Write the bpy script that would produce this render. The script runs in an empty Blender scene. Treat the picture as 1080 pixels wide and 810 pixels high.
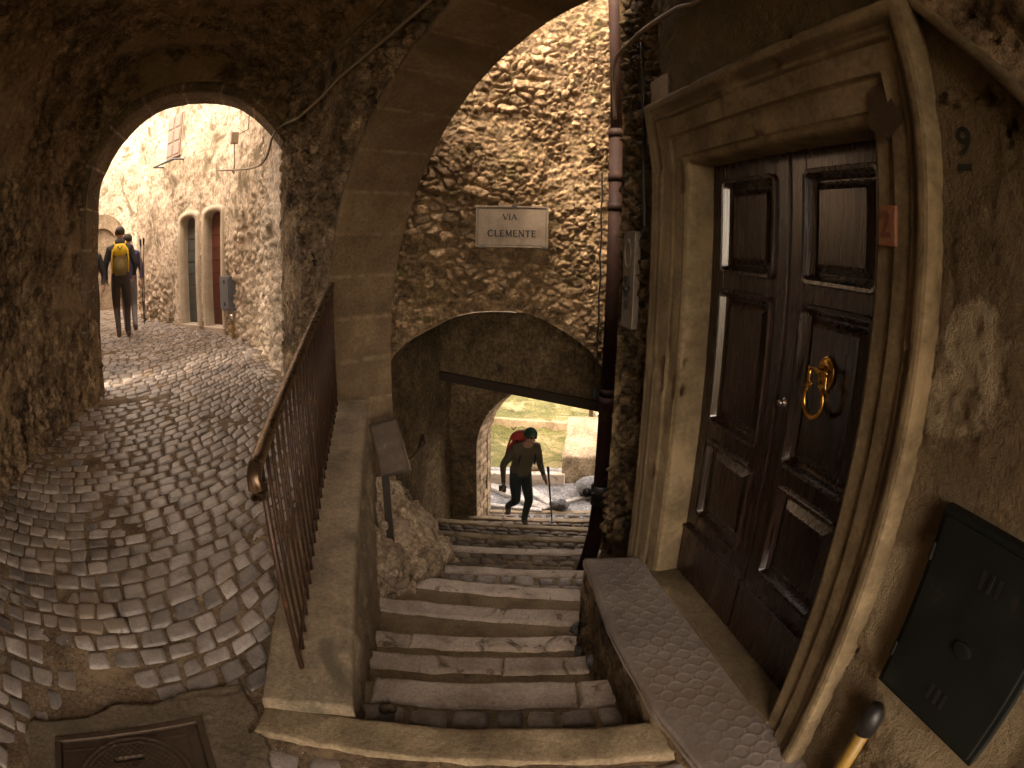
import bpy, math, random
import numpy as np
from mathutils import Vector, Matrix
random.seed(7)
C = bpy.context.scene
COL = C.collection
R = math.radians

# ------------------------------------------------------------------ camera, sky, sun, exposure
EYE = 1.75
cd = bpy.data.cameras.new('camera'); cam = bpy.data.objects.new('camera', cd); COL.objects.link(cam)
cam.location = (0, 0, EYE)
F, PIT, ROL = 590.0, R(13.6), R(1.0)
upc = Vector((math.sin(ROL)*math.cos(PIT), math.cos(ROL)*math.cos(PIT), math.sin(PIT)))
fw = Vector((0, 0, -1)); fh = (fw - upc*fw.dot(upc)).normalized(); rt = fh.cross(upc)
cam.matrix_world = Matrix.Translation((0, 0, EYE)) @ Matrix((rt, fh, upc)).to_4x4()
cd.type = 'PANO'
cd.sensor_width = 36; cd.sensor_fit = 'HORIZONTAL'
cd.clip_start = 0.02; cd.clip_end = 1000
try:
    cd.cycles.panorama_type = 'FISHEYE_EQUISOLID'; cd.cycles.fisheye_lens = F/1080*36; cd.cycles.fisheye_fov = math.pi
except Exception:
    cd.panorama_type = 'FISHEYE_EQUISOLID'; cd.fisheye_lens = F/1080*36; cd.fisheye_fov = math.pi
C.camera = cam
SUN = Vector((-0.27, -0.52, 0.85)).normalized()
w = bpy.data.worlds.new('World'); C.world = w; w.use_nodes = True
nt = w.node_tree; nt.nodes.clear()
sky = nt.nodes.new('ShaderNodeTexSky'); sky.sky_type = 'NISHITA'; sky.sun_disc = False
sky.sun_elevation = math.asin(SUN.z); sky.sun_rotation = math.atan2(SUN.x, SUN.y)
hs = nt.nodes.new('ShaderNodeHueSaturation'); hs.inputs['Saturation'].default_value = 0.30
tint = nt.nodes.new('ShaderNodeMix'); tint.data_type = 'RGBA'; tint.blend_type = 'MULTIPLY'; tint.inputs[0].default_value = 1
tint.inputs[7].default_value = (1.0, 0.785, 0.595, 1)
bg = nt.nodes.new('ShaderNodeBackground'); bg.inputs['Strength'].default_value = 0.15
wo = nt.nodes.new('ShaderNodeOutputWorld')
nt.links.new(sky.outputs[0], hs.inputs['Color']); nt.links.new(hs.outputs[0], tint.inputs[6])
nt.links.new(tint.outputs[2], bg.inputs[0]); nt.links.new(bg.outputs[0], wo.inputs[0])
sl = bpy.data.lights.new('sun', 'SUN'); sl.energy = 0.5; sl.angle = R(20); sl.color = (1.0, 0.82, 0.60)
so = bpy.data.objects.new('sun', sl); COL.objects.link(so)
so.rotation_euler = SUN.to_track_quat('Z', 'Y').to_euler(); so.location = (0, 0, 12)
C.view_settings.view_transform = 'Standard'; C.view_settings.look = 'None'
C.view_settings.gamma = 1; C.view_settings.exposure = 3.95
C.render.engine = 'CYCLES'
cy = C.cycles
cy.max_bounces = 8; cy.diffuse_bounces = 6; cy.glossy_bounces = 3; cy.transmission_bounces = 4
cy.use_denoising = True; cy.sample_clamp_indirect = 8
try: cy.denoiser = 'OPENIMAGEDENOISE'
except Exception: pass

# ------------------------------------------------------------------ numpy noise
def _h(ix, iy, iz, seed):
    n = (ix.astype(np.int64)*73856093) ^ (iy.astype(np.int64)*19349663) ^ (iz.astype(np.int64)*83492791) ^ (seed*2654435761)
    n = (n ^ (n >> 13)) & 0x7fffffff
    n = (n*1274126177 + 12345) & 0x7fffffff
    n = (n ^ (n >> 15)) * 668265263 & 0x7fffffff
    return ((n >> 7) & 0xffff)/65535.0
def vnoise(P, s, seed=0):
    Q = P*s; I = np.floor(Q).astype(np.int64); f = Q-I; f = f*f*f*(f*(f*6-15)+10)
    r = 0
    for a in (0, 1):
        for b in (0, 1):
            for c in (0, 1):
                wgt = (f[..., 0] if a else 1-f[..., 0])*(f[..., 1] if b else 1-f[..., 1])*(f[..., 2] if c else 1-f[..., 2])
                r = r + wgt*_h(I[..., 0]+a, I[..., 1]+b, I[..., 2]+c, seed)
    return r*2-1
def fbm(P, s, oct=5, seed=0, gain=.5):
    r = 0; a = 1.0; t = 0
    for o in range(oct):
        r = r + a*vnoise(P+o*3.17, s, seed+o); t += a; s *= 2.03; a *= gain
    return r/t
def worley(P, sc, seed=0, jit=.95, tilt=False):
    Q = P*np.array(sc); I = np.floor(Q).astype(np.int64)
    F1 = np.full(Q.shape[:-1], 9.0); F2 = F1.copy(); ID = F1.copy(); TL = np.zeros(Q.shape[:-1])
    for a in (-1, 0, 1):
        for b in (-1, 0, 1):
            for c in (-1, 0, 1):
                J = I+np.array([a, b, c]); x, y, z = J[..., 0], J[..., 1], J[..., 2]
                p = J+.5+jit*(np.stack([_h(x, y, z, seed), _h(x, y, z, seed+11), _h(x, y, z, seed+23)], -1)-.5)
                d = np.sqrt(((Q-p)**2).sum(-1)); m = d < F1
                F2 = np.where(m, F1, np.minimum(F2, d)); ID = np.where(m, _h(x, y, z, seed+37), ID); F1 = np.where(m, d, F1)
                if tilt:
                    g = np.stack([_h(x, y, z, seed+51), _h(x, y, z, seed+52), _h(x, y, z, seed+53)], -1)*2-1
                    TL = np.where(m, ((Q-p)*g).sum(-1), TL)
    return (F1, F2, ID, TL) if tilt else (F1, F2, ID)
def sst(x, a, b):
    t = np.clip((x-a)/(b-a), 0, 1); return t*t*(3-2*t)

# ------------------------------------------------------------------ object helpers
def link(name, me, parent=None, loc=(0, 0, 0)):
    o = bpy.data.objects.new(name, me); COL.objects.link(o)
    if parent is not None:
        o.parent = parent
        p = Vector((0, 0, 0)); q = parent
        while q is not None: p += q.location; q = q.parent
        o.location = Vector(loc)-p
    else: o.location = loc
    return o
def tag(o, label=None, cat=None, group=None, kind=None):
    if label: o['label'] = label
    if cat: o['category'] = cat
    if group: o['group'] = group
    if kind: o['kind'] = kind
    return o
def thing(name, loc, label, cat, group=None):
    return tag(link(name, None, None, loc), label, cat, group)
def mesh_obj(name, V, Fc, mats, parent=None, mi=None, smooth=True, attrs=None, bevel=0):
    V = np.asarray(V, float).reshape(-1, 3)
    lo, hi = V.min(0), V.max(0); org = np.array([(lo[0]+hi[0])/2, (lo[1]+hi[1])/2, lo[2]])
    me = bpy.data.meshes.new(name); L = V-org
    if isinstance(Fc, np.ndarray):
        nf, k = Fc.shape
        me.vertices.add(len(L)); me.vertices.foreach_set('co', L.astype(np.float32).ravel())
        me.loops.add(nf*k); me.loops.foreach_set('vertex_index', Fc.astype(np.int32).ravel())
        me.polygons.add(nf); me.polygons.foreach_set('loop_start', np.arange(0, nf*k, k, dtype=np.int32))
        try: me.polygons.foreach_set('loop_total', np.full(nf, k, dtype=np.int32))
        except Exception: pass
    else:
        me.from_pydata([tuple(v) for v in L], [], Fc)
    for m in (mats if isinstance(mats, (list, tuple)) else [mats]): me.materials.append(m)
    me.update(calc_edges=True)
    if mi is not None: me.polygons.foreach_set('material_index', np.asarray(mi, dtype=np.int32))
    me.polygons.foreach_set('use_smooth', np.full(len(me.polygons), bool(smooth)))
    if attrs:
        for k_, a in attrs.items():
            at = me.attributes.new(k_, 'FLOAT', 'POINT'); at.data.foreach_set('value', np.asarray(a, dtype=np.float32).ravel())
    me.validate()
    o = link(name, me, parent, tuple(org))
    if bevel:
        b = o.modifiers.new('bevel', 'BEVEL'); b.width = bevel; b.segments = 2; b.limit_method = 'ANGLE'; b.angle_limit = R(35)
    return o
def grid_faces(ni, nj, keep=None, flip=False):
    a = (np.arange(ni-1)[:, None]*nj+np.arange(nj-1)[None, :])
    f = np.stack([a, a+nj, a+nj+1, a+1], -1)
    if flip: f = f[..., ::-1]
    f = f.reshape(-1, 4)
    if keep is not None:
        k = keep.ravel(); f = f[k[f].all(1)]
    return f
def normals(P):
    a = np.gradient(P, axis=0); b = np.gradient(P, axis=1); n = np.cross(a, b)
    return n/(np.linalg.norm(n, axis=-1, keepdims=True)+1e-12)
def surf(name, mat, P, disp=None, face=None, keep=None, attrs=None, parent=None, N=None):
    """a displaced grid surface whose front looks toward the point FACE"""
    P = np.asarray(P, float)
    if N is None: N = normals(P)
    c = P[P.shape[0]//2, P.shape[1]//2]; n0 = N[P.shape[0]//2, P.shape[1]//2]; flip = False
    if face is not None and np.dot(np.array(face)-c, n0) < 0: N = -N; flip = True
    if disp is not None: P = P+N*disp[..., None]
    f = grid_faces(P.shape[0], P.shape[1], keep, flip)
    used = np.zeros(P.shape[0]*P.shape[1], bool); used[f.ravel()] = True
    idx = np.cumsum(used)-1; f = idx[f]
    at = {k: np.asarray(v).ravel()[used] for k, v in attrs.items()} if attrs else None
    return mesh_obj(name, P.reshape(-1, 3)[used], f, mat, parent, attrs=at)
class MB:
    def __init__(s): s.v = []; s.f = []; s.m = []
    def add(s, vs, fs, m=0):
        b = len(s.v); s.v += [tuple(v) for v in vs]; s.f += [tuple(b+i for i in f) for f in fs]; s.m += [m]*len(fs)
    def box(s, o, a, b, c, m=0):
        o, a, b, c = map(Vector, (o, a, b, c))
        vs = [o, o+a, o+a+b, o+b, o+c, o+a+c, o+a+b+c, o+b+c]
        fs = [(0, 3, 2, 1), (4, 5, 6, 7), (0, 1, 5, 4), (1, 2, 6, 5), (2, 3, 7, 6), (3, 0, 4, 7)]
        if a.cross(b).dot(c) < 0: fs = [f[::-1] for f in fs]
        s.add(vs, fs, m)
    def cbox(s, c, sx, sy, sz, m=0, rot=0):
        ca, sa = math.cos(rot), math.sin(rot)
        ax, ay = Vector((ca, sa, 0))*sx, Vector((-sa, ca, 0))*sy
        s.box(Vector(c)-ax/2-ay/2, ax, ay, (0, 0, sz), m)
    def tube(s, pts, r, n=10, m=0, caps=True):
        pts = [Vector(p) for p in pts]; rs = r if isinstance(r, (list, tuple)) else [r]*len(pts)
        t0 = (pts[1]-pts[0]).normalized(); ref = Vector((0, 0, 1)) if abs(t0.z) < .9 else Vector((1, 0, 0))
        u = t0.cross(ref).normalized(); vs = []
        for i, p in enumerate(pts):
            t = (pts[min(i+1, len(pts)-1)]-pts[max(i-1, 0)]).normalized()
            u = (u-t*u.dot(t)).normalized(); v = t.cross(u)
            for k in range(n):
                a = 2*math.pi*k/n; vs.append(p+(u*math.cos(a)+v*math.sin(a))*rs[i])
        fs = [(i*n+k, i*n+(k+1) % n, (i+1)*n+(k+1) % n, (i+1)*n+k) for i in range(len(pts)-1) for k in range(n)]
        if caps: fs += [tuple(range(n))[::-1], tuple((len(pts)-1)*n+k for k in range(n))]
        s.add(vs, fs, m)
    def ball(s, c, r, n=12, sq=(1, 1, 1), m=0, seed=None, amp=0):
        vs = []; c = Vector(c); rings = n//2
        for i in range(rings+1):
            th = math.pi*i/rings
            for k in range(n):
                ph = 2*math.pi*k/n
                vs.append([c.x+r*sq[0]*math.sin(th)*math.cos(ph), c.y+r*sq[1]*math.sin(th)*math.sin(ph), c.z+r*sq[2]*math.cos(th)])
        if seed is not None:
            A = np.array(vs); q = fbm(A, 1.2/r, 3, seed)*amp*r; d = A-np.array(c); d /= np.linalg.norm(d, axis=1)[:, None]+1e-9
            vs = (A+d*q[:, None]).tolist()
        fs = [(i*n+k, (i+1)*n+k, (i+1)*n+(k+1) % n, i*n+(k+1) % n) for i in range(rings) for k in range(n)]
        s.add(vs, fs, m)
    def loft(s, loops, m=0, cap=True, closed=True):
        n = len(loops[0]); vs = [p for l in loops for p in l]
        fs = [(i*n+k, i*n+(k+1) % n, (i+1)*n+(k+1) % n, (i+1)*n+k) for i in range(len(loops)-1) for k in range(n if closed else n-1)]
        if cap: fs.append(tuple((len(loops)-1)*n+k for k in range(n)))
        s.add(vs, fs, m)
    def build(s, name, mats, parent=None, smooth=False, bevel=0):
        return mesh_obj(name, s.v, s.f, mats, parent, s.m, smooth, None, bevel)

# ------------------------------------------------------------------ materials
def newmat(name):
    m = bpy.data.materials.new(name); m.use_nodes = True; t = m.node_tree
    return m, t, t.nodes['Principled BSDF'], lambda a, b: t.links.new(a, b)
def ramp(t, stops):
    r = t.nodes.new('ShaderNodeValToRGB'); e = r.color_ramp.elements
    while len(e) < len(stops): e.new(.5)
    for i, (p, c) in enumerate(stops): e[i].position = p; e[i].color = (*c, 1) if len(c) == 3 else c
    return r
def mix(t, fac, a, b, bt='MIX'):
    n = t.nodes.new('ShaderNodeMix'); n.data_type = 'RGBA'; n.blend_type = bt
    for sock, val in ((n.inputs[0], fac), (n.inputs[6], a), (n.inputs[7], b)):
        if hasattr(val, 'is_linked') or hasattr(val, 'links'): t.links.new(val, sock)
        elif isinstance(val, (int, float)): sock.default_value = val
        else: sock.default_value = (*val, 1)
    return n.outputs[2]
def noise(t, pos, sc, det=6, rough=.6, dist=0):
    n = t.nodes.new('ShaderNodeTexNoise'); n.inputs['Scale'].default_value = sc; n.inputs['Detail'].default_value = det
    n.inputs['Roughness'].default_value = rough; n.inputs['Distortion'].default_value = dist
    t.links.new(pos, n.inputs['Vector']); return n.outputs[0]
def rng(t, v, a, b, c=0, d=1):
    n = t.nodes.new('ShaderNodeMapRange'); t.links.new(v, n.inputs[0])
    for i, x in enumerate((a, b, c, d)): n.inputs[i+1].default_value = x
    return n.outputs[0]
def math_(t, op, a, b):
    n = t.nodes.new('ShaderNodeMath'); n.operation = op
    for i, x in enumerate((a, b)):
        if isinstance(x, (int, float)): n.inputs[i].default_value = x
        else: t.links.new(x, n.inputs[i])
    return n.outputs[0]
def rock(name, c0, c1, c2, sc=2.0, fine=28, patch=None, patch2=None, rough=.92, bump=.5, bdist=.012, mortar=None, moss=None, sidamp=.35, boxpatch=None, spec=.25, spk=1.0):
    m, t, b, L = newmat(name)
    g = t.nodes.new('ShaderNodeNewGeometry'); pos = g.outputs['Position']
    n1 = noise(t, pos, sc, 8, .62, .3); n2 = noise(t, pos, fine, 6, .7)
    col = ramp(t, [(.33, c0), (.5, c1), (.68, c2)]); L(n1, col.inputs[0]); col = col.outputs[0]
    sp = rng(t, n2, .36, .64, 1-.5*spk, 1+.45*spk)
    cm = t.nodes.new('ShaderNodeCombineColor'); [L(sp, cm.inputs[i]) for i in range(3)]
    col = mix(t, 1.0, col, cm.outputs[0], 'MULTIPLY')
    sk_ = rng(t, noise(t, pos, fine*1.9, 5, .75, .4), .56, .66, 0, .55*spk)
    col = mix(t, sk_, col, tuple(x*.42 for x in c0))
    if sidamp:
        a = t.nodes.new('ShaderNodeAttribute'); a.attribute_name = 'sid'
        k = rng(t, a.outputs['Fac'], 0, 1, 1-sidamp, 1+sidamp)
        cm2 = t.nodes.new('ShaderNodeCombineColor'); [L(k, cm2.inputs[i]) for i in range(3)]
        col = mix(t, 1.0, col, cm2.outputs[0], 'MULTIPLY')
    for q in (patch, patch2):
        if q:
            pc, psc, p0, p1 = q[:4]
            pn = noise(t, pos, psc, 9, .62, q[4] if len(q) > 4 else .6)
            col = mix(t, rng(t, pn, p0, p1), col, pc)
    if mortar:
        a = t.nodes.new('ShaderNodeAttribute'); a.attribute_name = 'mort'
        col = mix(t, a.outputs['Fac'], col, mortar)
    if moss:
        mc, msc, m0, m1 = moss
        col = mix(t, rng(t, noise(t, pos, msc, 8, .7), m0, m1), col, mc)
    if boxpatch:
        for (cx, cy_, cz, rad, pc) in boxpatch:
            vm = t.nodes.new('ShaderNodeVectorMath'); vm.operation = 'DISTANCE'; L(pos, vm.inputs[0]); vm.inputs[1].default_value = (cx, cy_, cz)
            dd = math_(t, 'ADD', vm.outputs['Value'], math_(t, 'MULTIPLY', noise(t, pos, 5, 8, .65), .5))
            col = mix(t, rng(t, dd, rad+.28, rad+.24), col, pc)
    L(col, b.inputs['Base Color']); b.inputs['Roughness'].default_value = rough
    b.inputs['Specular IOR Level'].default_value = spec
    if bump:
        bp = t.nodes.new('ShaderNodeBump'); bp.inputs['Strength'].default_value = bump; bp.inputs['Distance'].default_value = bdist
        hh = math_(t, 'ADD', noise(t, pos, fine*.8, 10, .72), math_(t, 'MULTIPLY', noise(t, pos, fine*3.5, 4, .7), .35))
        L(hh, bp.inputs['Height']); L(bp.outputs[0], b.inputs['Normal'])
    return m
def flat(name, c, rough=.6, metal=0, var=.15, sc=30, bump=0, spec=.5, coat=0, dirt=None):
    m, t, b, L = newmat(name); g = t.nodes.new('ShaderNodeNewGeometry'); pos = g.outputs['Position']
    n = noise(t, pos, sc, 6, .65)
    col = mix(t, rng(t, n, .3, .7), tuple(x*(1-var) for x in c), tuple(min(1, x*(1+var)) for x in c))
    if dirt: col = mix(t, rng(t, noise(t, pos, dirt[1], 8, .7), dirt[2], dirt[3]), col, dirt[0])
    L(col, b.inputs['Base Color']); b.inputs['Metallic'].default_value = metal; b.inputs['Specular IOR Level'].default_value = spec
    L(rng(t, n, .3, .7, max(.03, rough-.1), min(1, rough+.1)), b.inputs['Roughness'])
    if coat: b.inputs['Coat Weight'].default_value = coat; b.inputs['Coat Roughness'].default_value = .12
    if bump:
        bp = t.nodes.new('ShaderNodeBump'); bp.inputs['Strength'].default_value = bump; bp.inputs['Distance'].default_value = .004
        L(noise(t, pos, sc*2.5, 6, .7), bp.inputs['Height']); L(bp.outputs[0], b.inputs['Normal'])
    return m
M = {}
M['vault'] = rock('vault_plaster', (.13, .087, .048), (.32, .22, .125), (.52, .37, .22), 4.5, 20, ((.38, .265, .15), 1.6, .57, .68), ((.05, .032, .019), 3.6, .54, .70, 1.0), bump=1.0, bdist=.07, mortar=(.40, .28, .16))
M['wallB'] = rock('rough_wall', (.12, .085, .052), (.32, .23, .14), (.52, .39, .25), 3.2, 26, ((.32, .24, .15), 4.0, .60, .70), ((.03, .02, .013), 5, .58, .68, 1.0), bump=1.0, bdist=.06)
M['rubble'] = rock('rubble_stone', (.19, .125, .066), (.33, .225, .125), (.48, .345, .205), 3.0, 26, ((.15, .105, .055), 7, .58, .70), None, bump=1.0, bdist=.05, mortar=(.36, .24, .125), moss=((.19, .155, .06), 3.2, .56, .70), sidamp=.5)
M['ashlar'] = rock('ashlar', (.12, .082, .046), (.175, .122, .069), (.235, .168, .098), 1.8, 40, ((.11, .078, .046), 1.3, .5, .72), None, bump=.7, bdist=.014, mortar=(.27, .20, .125), sidamp=.18, spk=0.45)
M['ring'] = rock('arch_ring', (.07, .05, .03), (.12, .085, .05), (.19, .135, .08), 2.5, 30, None, None, bump=.6, bdist=.01, mortar=(.42, .33, .24), sidamp=.25)
M['doorwall'] = rock('door_wall', (.05, .034, .018), (.18, .122, .06), (.38, .27, .145), 3.6, 24, ((.38, .28, .16), 2.1, .60, .63), ((.045, .031, .018), 3.4, .54, .70, 1.2), bump=1.0, bdist=.06, mortar=(.22, .16, .09),
                      boxpatch=[(1.16, .72, .85, .36, (.34, .26, .155)), (1.11, .93, 1.62, .10, (.46, .36, .23)), (1.09, 1.02, 1.50, .07, (.46, .36, .23))])
M['street'] = rock('street_plaster', (.34, .265, .19), (.52, .425, .325), (.64, .54, .43), 1.1, 16, ((.20, .16, .105), 1.7, .53, .62, 1.6), ((.17, .14, .085), 2.6, .60, .68, 1.0), bump=.8, bdist=.02, sidamp=.1)
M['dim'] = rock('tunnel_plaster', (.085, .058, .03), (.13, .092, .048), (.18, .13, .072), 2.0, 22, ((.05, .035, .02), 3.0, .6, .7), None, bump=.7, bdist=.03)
M['boulder'] = rock('boulder', (.20, .145, .09), (.34, .26, .17), (.50, .40, .28), 4.5, 30, ((.36, .28, .20), 3.3, .56, .62), ((.09, .065, .04), 6, .6, .68), bump=.9, bdist=.015, sidamp=.3)
M['sett'] = rock('cobble', (.13, .11, .098), (.22, .19, .168), (.32, .285, .25), 5, 60, ((.22, .165, .115), 2.2, .54, .68), None, rough=.45, bump=.5, bdist=.004, sidamp=.4, spec=.6, spk=0.4)
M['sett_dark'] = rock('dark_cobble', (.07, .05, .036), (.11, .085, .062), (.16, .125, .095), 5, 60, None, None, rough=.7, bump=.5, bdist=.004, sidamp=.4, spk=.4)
M['dirt'] = rock('joint_dirt', (.075, .052, .031), (.14, .098, .058), (.23, .165, .10), 3.2, 50, ((.24, .17, .10), 2.5, .58, .68), None, bump=.9, bdist=.006)
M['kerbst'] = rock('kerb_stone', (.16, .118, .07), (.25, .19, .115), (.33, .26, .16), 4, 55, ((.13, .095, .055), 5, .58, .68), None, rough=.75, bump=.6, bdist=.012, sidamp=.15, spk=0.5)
M['nosing'] = rock('step_stone', (.32, .27, .22), (.47, .40, .33), (.58, .50, .42), 4, 60, ((.15, .115, .08), 6, .58, .66), None, rough=.7, bump=.6, bdist=.009, sidamp=.2, spk=0.4)
M['parapet'] = rock('parapet_cement', (.13, .10, .065), (.20, .155, .10), (.27, .21, .14), 3.5, 45, ((.10, .085, .055), 2.2, .56, .66), None, rough=.85, bump=.6, bdist=.012, spk=0.5)
M['slab'] = rock('patterned_cement', (.20, .165, .14), (.27, .225, .19), (.34, .285, .24), 3, 50, ((.16, .125, .09), 2, .56, .68), None, rough=.7, bump=.3, bdist=.003, spk=0.3)
M['frame'] = rock('frame_travertine', (.12, .088, .048), (.19, .142, .08), (.26, .198, .115), 3.5, 40, ((.10, .07, .036), 4, .54, .74), ((.30, .22, .12), 2.4, .56, .72), rough=.7, bump=.6, bdist=.008, spk=.45, mortar=(.07, .048, .025))  # mortar slot carries the painted groove shade and grime
M['grass'] = rock('grass_ground', (.085, .09, .026), (.155, .15, .05), (.23, .205, .082), 2.6, 22, ((.25, .195, .105), 1.3, .52, .64), None, bump=1, bdist=.03)
M['lowwall'] = rock('low_wall_plaster', (.15, .115, .075), (.23, .18, .12), (.32, .255, .175), 2.2, 25, ((.20, .17, .10), 3, .58, .68), None, bump=.6, bdist=.01)
M['brick'] = rock('pale_brick', (.24, .18, .12), (.36, .28, .19), (.48, .38, .27), 6, 40, None, None, bump=.6, bdist=.006, mortar=(.14, .10, .065), sidamp=.35)
M['greyrock'] = rock('grey_paving', (.11, .11, .115), (.19, .19, .195), (.29, .285, .285), 3, 30, None, None, bump=.7, bdist=.01)
M['iron'] = flat('rusty_iron', (.055, .030, .018), .5, .4, .35, 22, .5, dirt=((.15, .065, .025), 14, .55, .68))
M['rail'] = flat('worn_handrail', (.10, .062, .036), .3, .75, .25, 18, .2)
M['pipe'] = flat('brown_pipe', (.018, .0070, .0045), .75, 0, .3, 9, .3, spec=.2, dirt=((.035, .018, .011), 5, .55, .70))
M['wire'] = flat('grey_cable', (.24, .18, .12), .6)
M['black'] = flat('black_plastic', (.012, .011, .01), .45)
M['green'] = flat('dark_green_metal', (.006, .0075, .006), .6, .0, .3, 6, .15, spec=.25, dirt=((.03, .022, .014), 7, .60, .72))
M['greydoor'] = flat('grey_metal', (.10, .105, .115), .5)
M['yellow'] = flat('yellow_paint', (.24, .145, .025), .5, dirt=((.2, .12, .03), 10, .55, .65))
M['brass'] = flat('brass', (.62, .36, .09), .22, 1.0, .15, 30)
M['steel'] = flat('steel', (.42, .38, .34), .28, 1.0)
M['timber'] = flat('old_timber', (.028, .018, .01), .8, 0, .3, 8, .4)
M['panelface'] = flat('info_panel', (.10, .075, .06), .2, 0, .3, 12)
M['marble'] = rock('marble_plate', (.25, .19, .135), (.32, .25, .18), (.39, .31, .23), 6, 60, ((.27, .20, .14), 9, .58, .68), None, rough=.5, bump=.2, bdist=.001, spk=0.2)
M['letter'] = flat('letter_black', (.018, .014, .010), .7)
M['tile'] = flat('terracotta_tile', (.19, .075, .034), .45, 0, .2, 60, .5)
M['tileink'] = flat('tile_ink', (.10, .028, .012), .5)
M['shutter'] = flat('shutter', (.30, .225, .19), .7)
M['slate'] = flat('cast_iron', (.075, .052, .034), .5, .5, .3, 30, .4)
def wood(name, c0, c1, rough=.32, coat=.35):
    m, t, b, L = newmat(name); g = t.nodes.new('ShaderNodeNewGeometry')
    mp = t.nodes.new('ShaderNodeMapping'); mp.inputs['Scale'].default_value = (30, 30, 1.6); L(g.outputs['Position'], mp.inputs['Vector'])
    n = noise(t, mp.outputs[0], 2.2, 8, .65, .8)
    col = ramp(t, [(.3, c0), (.7, c1)]); L(n, col.inputs[0])
    col = mix(t, rng(t, noise(t, g.outputs['Position'], 3, 6), .5, .75, 0, .6), col.outputs[0], tuple(x*.55 for x in c0))
    L(col, b.inputs['Base Color']); L(rng(t, n, .3, .7, rough-.06, rough+.1), b.inputs['Roughness'])
    b.inputs['Coat Weight'].default_value = coat; b.inputs['Coat Roughness'].default_value = .2
    bp = t.nodes.new('ShaderNodeBump'); bp.inputs['Strength'].default_value = .25; bp.inputs['Distance'].default_value = .002
    L(n, bp.inputs['Height']); L(bp.outputs[0], b.inputs['Normal']); return m
M['wood'] = wood('dark_wood', (.009, .0038, .0026), (.028, .0105, .0062), .24, .5)
M['redwood'] = wood('red_wood', (.06, .015, .010), (.12, .03, .019), .45, .1)
M['darkwood'] = wood('grey_wood', (.035, .04, .038), (.08, .085, .075), .5, .1)

# ------------------------------------------------------------------ plan helpers
T = np.array([-.643, .766]); N2 = np.array([.766, .643])
def sc(s, c, z=0): return np.stack(np.broadcast_arrays(T[0]*s+N2[0]*c, T[1]*s+N2[1]*c, z), -1)
def zf(x, y):
    s = T[0]*x+T[1]*y
    k = np.minimum(s, 8)-1.3; q = np.clip((s-1.85)/.9, 0, 1)
    k = np.where(s > 2.75, k, 1.45*(q*q*(3-2*q)*.72+q*q*.28))
    return .09*k+np.maximum(0, s-8)*.03
DO = np.array([.81, 2.52]); DD = np.array([.18885, -.98201]); DN = np.array([.98201, .18885])
def dw(w_, dep, z):
    """door-wall coordinates: along the wall, into the wall, up"""
    return Vector((DO[0]+DD[0]*w_+DN[0]*dep, DO[1]+DD[1]*w_+DN[1]*dep, z))
def dwa(w_, dep, z): return np.stack(np.broadcast_arrays(DO[0]+DD[0]*w_+DN[0]*dep, DO[1]+DD[1]*w_+DN[1]*dep, z), -1)
EYEP = (0, 0, EYE)
def rough_disp(P, seed, big=.05, small=.02, pits=.02):
    Q = P+.03*np.stack([fbm(P, 9, 3, seed+k) for k in (1, 2, 3)], -1)
    F1, F2, ID, TL = worley(Q, (13, 13, 17), seed, tilt=True)
    k = sst(fbm(P, 1.7, 4, seed+9), -.08, .10)
    rid = 1-np.abs(fbm(P, 6, 5, seed+15, .6))*3
    return big*fbm(P, 1.3, 4, seed)+small*fbm(P, 13, 6, seed+5, .62)+pits*k*((sst(F2-F1, 0, .35)-.7)*.8+.35*TL)-pits*.5*np.clip(rid-.55, 0, 1)
def plaster_mask(P, seed, f=1.7, a=-.02, b=.035): return sst(fbm(P, f, 6, seed+9, .58), b, a)
def rock_attr(P, seed, s=(9, 9, 11)): return worley(P+.04*np.stack([fbm(P, 6, 3, seed+k) for k in (1, 2, 3)], -1), s, seed)
def snap(U, V, sdf, step):
    s = sdf(U, V); e = 1e-3
    gx = (sdf(U+e, V)-sdf(U-e, V))/(2*e); gy = (sdf(U, V+e)-sdf(U, V-e))/(2*e); g = np.hypot(gx, gy)+1e-9
    m = np.abs(s) < .62*step
    U = np.where(m, U-s*gx/g**2, U); V = np.where(m, V-s*gy/g**2, V)
    s2 = np.where(m, 0, s); return U, V, s2, s2 > -1e-6
def panel(name, mat, o, eu, ur, zr, step, dispf, sdf=None, face=EYEP, taper=.05, attrf=None, parent=None):
    us = np.arange(ur[0], ur[1]+step*.5, step); vs = np.arange(zr[0], zr[1]+step*.5, step)
    U, V = np.meshgrid(us, vs, indexing='ij'); keep = None; tp = 1
    if sdf: U, V, s, keep = snap(U, V, sdf, step); tp = sst(s, 0, taper)
    P = np.stack([o[0]+eu[0]*U, o[1]+eu[1]*U, V], -1)
    n = np.array([eu[1], -eu[0], 0.]); Nn = np.broadcast_to(n, P.shape)
    d, at = dispf(P)
    return surf(name, mat, P, d*tp, face, keep, at, parent, N=Nn)

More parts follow.
